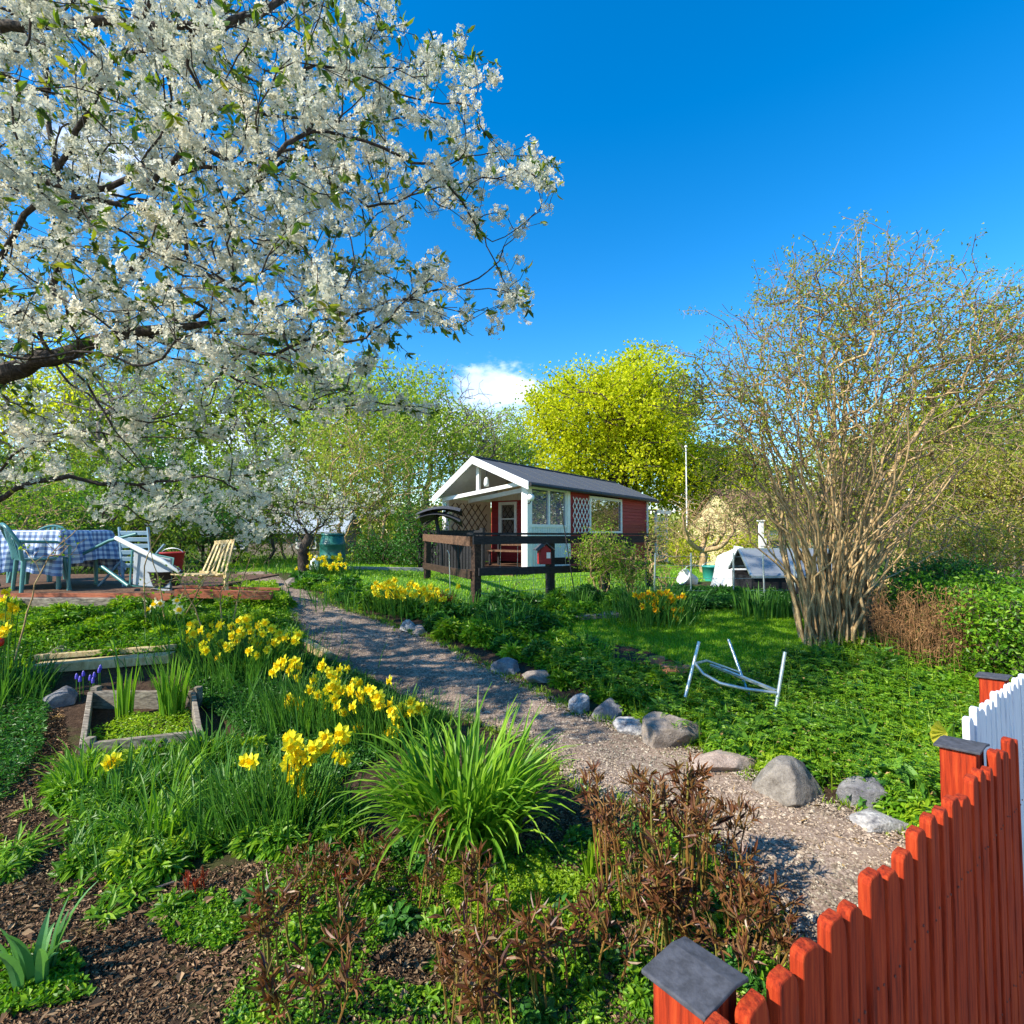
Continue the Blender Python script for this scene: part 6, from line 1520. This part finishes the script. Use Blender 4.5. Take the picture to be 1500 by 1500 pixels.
# wispy top shoots as part of the same bush
root = bpy.data.objects[[o.name for o in bpy.data.objects if o.name.startswith('forsythia_bush')][0]]
mb = MB(); lf = MB()
for px0, py0, px1, py1 in [(1262, 420, 1266, 318), (1256, 400, 1252, 330), (1300, 420, 1316, 345), (1210, 395, 1272, 310), (1340, 400, 1395, 382), (1150, 430, 1162, 385), (1060, 470, 1000, 455), (1000, 520, 950, 510), (1385, 440, 1460, 395), (1460, 430, 1498, 425), (1180, 420, 1120, 432), (1290, 430, 1298, 340), (1440, 470, 1475, 400), (1350, 410, 1362, 350), (1050, 540, 985, 515), (1120, 470, 1100, 440)]:
    Y = bY+T_.uniform(-.6, .6); a, b = P(px0, py0, Y), P(px1, py1, Y); n = sk.nearest(a) if 0 else 0; m_ = (a+b)/2+T_.normal(0, .06, 3)+[0, 0, .05]
    mb = MB(); j = skb.nearest(a); a2 = skb.p[j]; pts = np.array([a2, a*.5+a2*.5, a, m_, b]); mb.tube(pts, [.008, .007, .006, .0045, .002], 4)
    for t in np.linspace(0, 1, 12):
        p = m_*(1-t)+b*t; mb.tube([p, p+T_.normal(0, .05, 3)], [.0018, .001], 3, cap=False)
        leaves(lf, np.repeat(p[None], 3, 0)+T_.normal(0, .03, (3, 3)), T_.normal(size=(3, 3)), .03, .015)
    part('shoot', mb, M['twigb'], root)
part('leaves', lf, M['oliveleaf'], root)
# tangle behind it
def tangle(px, py, Y, r, nt, label, seed, lm='tangleleaf', per=4, keep=.85):
    c = mp(px, py, Y); g = float(ter(c[0], Y)); st = [(c[0]+T_.normal(0, r[0]*.6), Y+T_.normal(0, r[1]*.5), c[2]+T_.uniform(-.5, .6)*r[2], (T_.normal(0, .5), T_.normal(0, .3))) for _ in range(26)]
    stem_bush('twiggy_bush', (c[0], Y), st, [(c, r, nt)], label, .0042, .38, (per, .06, .035, .07, .55), lm, 'twigb', keep, rs=(.018, .007), step=.17)
tangle(1330, 700, 10.5, (2.1, 1.2, 1.55), 2200, 'dense beige tangle of twigs with yellow green leaves behind the big bush', 1)
tangle(1450, 720, 9.5, (1.6, 1.1, 1.4), 1500, 'beige twiggy bush at the right edge', 2)
tangle(1210, 740, 12, (1.6, 1.0, 1.3), 800, 'beige twigs showing between the stems of the big bush', 3)
tangle(1420, 800, 8.2, (1.6, .9, .7), 1000, 'low arching pale twigs above the green elder', 4)
tangle(1540, 690, 9.0, (1.4, 1.1, 1.7), 900, 'twiggy bush cut by the right edge', 5)
# green elder and brown stems at right
bush('elder_bush', 1430, 885, 6.3, (1.0, .6, .38), 650, (9, .05, .035, .065, .6), 'herb', 'dbark', 'low bright green elder bush below the pale twigs', r0=.004, step=.1, stems=9, spread=.5)
bush('elder_bush', 1500, 930, 4.8, (.55, .5, .42), 520, (9, .05, .03, .055, .6), 'herb', 'dbark', 'green elder bush at the right edge above the white fence', r0=.004, step=.08, stems=8, spread=.4)
bush('elder_bush', 1380, 850, 7.2, (.7, .5, .3), 300, (9, .06, .035, .065, .6), 'herbd', 'dbark', 'dark leafed elder close to the twiggy tangle', r0=.004, step=.1, stems=7, spread=.4)
for px, py, w_, n_, lab in ((1370, 985, .30, 260, 'dense stand of rust brown dry stems right of the big bush'), (1300, 960, .16, 120, 'thin rust brown stems at the foot of the big bush'), (1430, 985, .16, 110, 'few rust brown stems under the right elder')):
    b = G1(px, py); n = n_; q = np.stack([b[0]+T_.uniform(-w_, w_, n), b[1]+T_.normal(0, .18, n)], 1); bs = np.concatenate([q, ter(q[:, 0], q[:, 1])[:, None]], 1)
    mb = MB(); pts = blades(mb, bs, T_.uniform(0, 2*PI, n), T_.uniform(0, .12, n), T_.uniform(.0, .8, n), T_.uniform(.35, .85, n), .006, 6, .3, blunt=.5)
    e = pts[:, 3:].reshape(-1, 3); e = np.repeat(e, 2, 0); leaves(mb, e, nrm(T_.normal(size=e.shape)+[0, 0, .8]), .07, .008)
    tag(single('dry_stems', mb, M['rust'], b), lab, 'dry stems')
c = mp(1500, 540, 13); tree('dark_tree', c[0], 13, 0, 1.6, c, (1.5, 1.3, 2.2), 420, (4, .12, .05, .10, .6), M['herbd'], M['dbark'], 'darker green tree at the right edge behind the big bare bush', r0=.008, step=.25, nf=30)
# sapling twigs between path and terrace
sp_ = empty('currant_bush', G1(290, 925)); tag(sp_, 'bare currant bush with thin arching canes before the terrace', 'bush')
sk = Skel(); g = G1(300, 925)
for a in ([(215, 905, 5.6), (212, 830, 5.6), (232, 790, 5.5), (262, 745, 5.4)], [(245, 900, 5.8), (235, 860, 5.8), (222, 810, 5.7), (216, 770, 5.6)], [(262, 900, 5.8), (300, 850, 5.6), (330, 800, 5.6), (350, 770, 5.6)], [(340, 905, 6), (352, 860, 6), (375, 790, 6), (382, 762, 6)], [(300, 905, 5.7), (270, 860, 5.6), (250, 835, 5.5)], [(330, 910, 5.8), (322, 870, 5.8), (345, 830, 5.7)], [(20, 900, 4.8), (60, 840, 4.9), (115, 770, 5), (130, 740, 5)]):
    pts = [P(*q) for q in a]; f0 = pts[0].copy(); f0[2] = ter(f0[0], f0[1]); sk.line([f0]+pts[1:], -1, .009, .003, .12, .006)
T = np.concatenate([blob_targets(P(280, 850, 5.7), (.55, .3, .35), 90), blob_targets(P(355, 850, 6), (.3, .3, .35), 60), blob_targets(P(90, 800, 4.9), (.35, .2, .25), 24)])
sk.grow(order(T, g, 15), .08, .7, .01); sk.radii(.0022, .35); mb = MB(); sk.tubes(mb, 5); part('stems', mb, M['twigb'], sp_, True)
lf = MB(); tip_leaves(lf, sk, .004, 3, .025, .02, .045, .7, keep=.30); part('leaves', lf, M['herb2'], sp_)

# ------------------------------------------------------------------ blossom trees
def blossom(mb, c, nr, r):
    """five-petalled flowers: c (n,3), normals nr"""
    n = len(c); nr = nrm(nr); ref = rand_unit(n); u = nrm(np.cross(nr, ref)); w = np.cross(nr, u); r = np.broadcast_to(r, (n,))
    cup = T_.uniform(.15, .55, n)
    V = []
    for k in range(5):
        a = 2*PI*k/5; 
        def pt(ang, rad, h): return c+(u*math.cos(ang)+w*math.sin(ang))*(rad*r)[:, None]+nr*(h*r*cup)[:, None]
        V += [pt(a, .08, 0), pt(a-.50, .72, .5), pt(a, 1.0, .75), pt(a+.50, .72, .5)]
    v = np.stack(V, 1).reshape(-1, 3); mb.add(v, (np.arange(n*5)[:, None]*4+np.arange(4)[None]))
def px_targets(poly, n, Yf, dens=None):
    poly = np.array(poly, float); lo, hi = poly.min(0), poly.max(0); out = []
    while len(out) < n:
        q = lo+T_.random(2)*(hi-lo)
        if not inpoly(q[0], q[1], poly): continue
        if dens is not None and T_.random() > dens(*q): continue
        out.append(P(q[0], q[1], Yf(*q)))
    return np.array(out)
CR = [(-420, -260), (330, -240), (560, -60), (600, 25), (640, 70), (682, 20), (700, 80), (735, 95), (700, 150), (712, 185), (700, 215), (740, 210), (778, 205), (800, 235), (828, 232), (812, 290), (800, 330), (765, 375), (778, 435), (782, 468), (745, 492), (690, 492), (640, 520), (585, 520), (575, 560), (625, 585), (668, 605), (600, 612), (520, 600), (470, 640), (445, 690), (400, 735), (385, 790), (330, 790), (250, 765), (190, 785), (130, 770), (110, 700), (60, 700), (-40, 740), (-400, 760)]
GAPS = [(640, 350, 60, 38, .10), (690, 400, 45, 35, .12), (30, 330, 45, 40, .25), (250, 620, 40, 60, .45), (150, 560, 45, 30, .35), (590, 560, 40, 25, .5), (370, 300, 30, 25, .5), (520, 360, 35, 18, .4), (90, 590, 50, 30, .35), (560, 130, 0, 0, 1), (450, 650, 60, 60, .5), (745, 330, 45, 60, .35), (620, 545, 60, 20, .3), (70, 740, 60, 40, .3), (500, 700, 60, 60, .2)]
def dens(px, py):
    d = 1.0
    if py > 540: d = .68
    if px > 560: d *= .62
    if px < 0 or py < 0: d *= .5
    for gx, gy, rx, ry, k in GAPS:
        if rx and ((px-gx)/rx)**2+((py-gy)/ry)**2 < 1: d *= k
    return d
def Yd(px, py):
    if py > 540: return T_.uniform(3.4, 5.6)
    return T_.uniform(2.3, 5.2) if px < 520 else T_.uniform(3.0, 4.6)
ct = empty('cherry_tree', (-5.3, 4.1, float(ter(-5.3, 4.1)))); tag(ct, 'old cherry tree covered in white blossom filling the upper left', 'tree')
sk = Skel(120000)
z0 = float(ter(-5.3, 4.1))
fk = np.array([-4.9, 4.0, 2.15])
i0 = sk.line([(-5.3, 4.1, z0-.1), (-5.2, 4.05, 1.2), fk], -1, .23, .19)[-1]
def limb(pts, r0, r1, par=None):
    return sk.line([P(*q) if len(q) == 3 and abs(q[0]) > 6 else np.array(q, float) for q in pts], i0 if par is None else sk.nearest(P(*par)), r0*(.9 if r0 > .1 else .62), r1*.6, .12, .012)
limb([(-90, 600, 3.9), (10, 545, 3.7), (75, 522, 3.6), (185, 492, 3.6), (250, 480, 3.6), (330, 468, 3.7)], .135, .030)
limb([(250, 470, 3.65), (300, 452, 3.5), (240, 412, 3.4)], .03, .018, (250, 480, 3.6))
limb([(350, 520, 3.9), (450, 500, 4.0), (540, 452, 4.1), (620, 430, 4.1), (700, 408, 4.2), (765, 335, 4.3)], .03, .006, (185, 492, 3.6))
limb([(330, 545, 3.8), (400, 580, 3.9), (440, 600, 3.9), (520, 590, 4.1), (640, 602, 4.3)], .02, .005, (350, 520, 3.9))
limb([(-260, 420, 3.6), (-60, 270, 3.2), (55, 262, 3.1), (110, 277, 3.1), (200, 262, 3.2), (330, 245, 3.3), (450, 215, 3.5)], .09, .014)
limb([(110, 290, 3.1), (220, 310, 3.2), (330, 335, 3.4)], .016, .008, (110, 277, 3.1))
limb([(-300, 200, 3.4), (-80, 60, 2.9), (60, 42, 2.8), (120, 30, 2.8), (240, 38, 2.9), (320, 40, 3.0), (450, -10, 3.3), (620, -30, 3.8)], .09, .018)
limb([(110, 55, 2.8), (150, 90, 2.9)], .02, .008, (60, 42, 2.8))
limb([(265, -60, 2.9), (270, 100, 3.1), (300, 142, 3.2), (345, 158, 3.3), (425, 168, 3.4), (520, 180, 3.8), (640, 170, 4.2)], .022, .008)
limb([(185, 400, 3.5), (215, 372, 3.5), (245, 345, 3.5), (330, 300, 3.7), (430, 225, 3.9), (560, 140, 4.2), (680, 60, 4.4)], .022, .006, (185, 492, 3.6))
limb([(-80, 420, 4.4), (60, 500, 5.0), (100, 560, 5.1), (200, 612, 5.0), (260, 605, 4.9)], .03, .012)
limb([(-60, 760, 4.4), (20, 715, 4.3), (80, 700, 4.3), (200, 710, 4.4), (300, 700, 4.5), (370, 730, 4.7)], .06, .008)
limb([(60, 640, 4.6), (200, 640, 4.8), (330, 640, 4.9)], .02, .008, (-60, 760, 4.4))
limb([(90, 330, 4.6), (70, 170, 4.7), (60, 20, 4.8)], .05, .03, (60, 500, 5.0))
limb([(540, 300, 4.0), (660, 270, 4.2), (740, 250, 4.3), (815, 245, 4.4)], .016, .005, (430, 225, 3.9))
limb([(-5.4, 4.4, 3.2), (-5.6, 4.8, 4.6)], .12, .05)
T = px_targets(CR, 4200, Yd, dens); T = T[np.linalg.norm(T-fk, axis=1) > .9]
# targets also behind and left of the frame so that the crown is a whole one
T2 = blob_targets((-4.6, 4.3, 4.6), (2.6, 2.6, 1.9), 420); T2 = T2[T2[:, 0] < -1.05*T2[:, 1]]
T = np.concatenate([order(T, fk, 420), T2])
sk.grow(T, .085, .55, .009, .06); sk.radii(.0021, .40)
mb = MB(); sk.tubes(mb, 6); part('trunk', mb, M['cbark'], ct, True)
thin = np.where(sk.r < .0085)[0]; print('thin', len(thin)); thin = thin[T_.random(len(thin)) < .43]
# keep the thick limb at the left edge clear of flowers
lb = np.stack([P(a, b, 3.65) for a, b in ((-90, 600), (10, 545), (75, 522), (120, 508))]); lb = resample(lb, 20)
vv = (sk.p[thin]-[0, 0, EYE]); sc_ = (vv[:, None, 1]/lb[None, :, 1]); ang = np.linalg.norm(vv[:, None]/sc_[..., None]-(lb-[0, 0, EYE])[None], axis=2).min(1)
thin = thin[(ang > .17) | (sk.p[thin, 1] > 4.0)]
cl = sk.p[thin]+T_.normal(0, .012, (len(thin), 3)); big = T_.random(len(thin)) < .8
k = np.repeat(np.where(big)[0], T_.integers(14, 30, big.sum())); off = rand_unit(len(k))*T_.uniform(.02, .075, len(k))[:, None]; off[:, 2] -= .008
mb = MB(); blossom(mb, cl[k]+off, off+T_.normal(0, .012, off.shape)+[0, 0, -.003], T_.uniform(.016, .023, len(k))); part('blossom', mb, M['petal'], ct)
print('cherry nodes', sk.n, 'flowers', len(k))
# leaf rosettes at tips and on spurs
tips = np.where((sk.child == 0))[0]; ls = np.concatenate([tips, thin[~big][::1]]); ls = ls[T_.random(len(ls)) < .8]
i = np.repeat(ls, 5); n = len(i); dr = nrm(T_.normal(0, .7, (n, 3))+sk.d[i]*.8-[0, 0, .45]); Ln = T_.uniform(.03, .08, n)
mb = MB(); leaves6(mb, sk.p[i]+T_.normal(0, .008, (n, 3)), dr, Ln, Ln*.42, droop=.3); part('leaves', mb, M['cleaf'], ct)

# second, smaller blossom tree behind
c2 = P(445, 735, 11.2); ct2 = empty('cherry_tree', (P(445, 815, 11.2)[0], 11.2, float(ter(-4.5, 11.2)))); tag(ct2, 'small white blossoming tree with a brown trunk behind the path end', 'tree')
sk = Skel(); b = np.array([P(445, 815, 11.2)[0], 11.2, float(ter(-4.5, 11.2))-.1]); sk.line([b, b+[0, 0, .55], b+[.1, 0, .95]], -1, .13, .11)
sk.grow(order(blob_targets(c2, (1.9, 1.2, .72), 520), b, 30), .12, .6, .015, .05); sk.radii(.004, .42); mb = MB(); sk.tubes(mb, 5); part('trunk', mb, M['cbark'], ct2, True)
thin = np.where(sk.r < .010)[0]; k = np.repeat(thin[T_.random(len(thin)) < .42], 5); off = rand_unit(len(k))*T_.uniform(.02, .06, len(k))[:, None]
mb = MB(); blossom(mb, sk.p[k]+off, off, .024); part('blossom', mb, M['petal'], ct2)
k = np.repeat(thin[T_.random(len(thin)) < .3], 4); mb = MB(); leaves(mb, sk.p[k]+T_.normal(0, .03, (len(k), 3)), rand_unit(len(k)), .06, .03); part('leaves', mb, M['cleaf'], ct2)
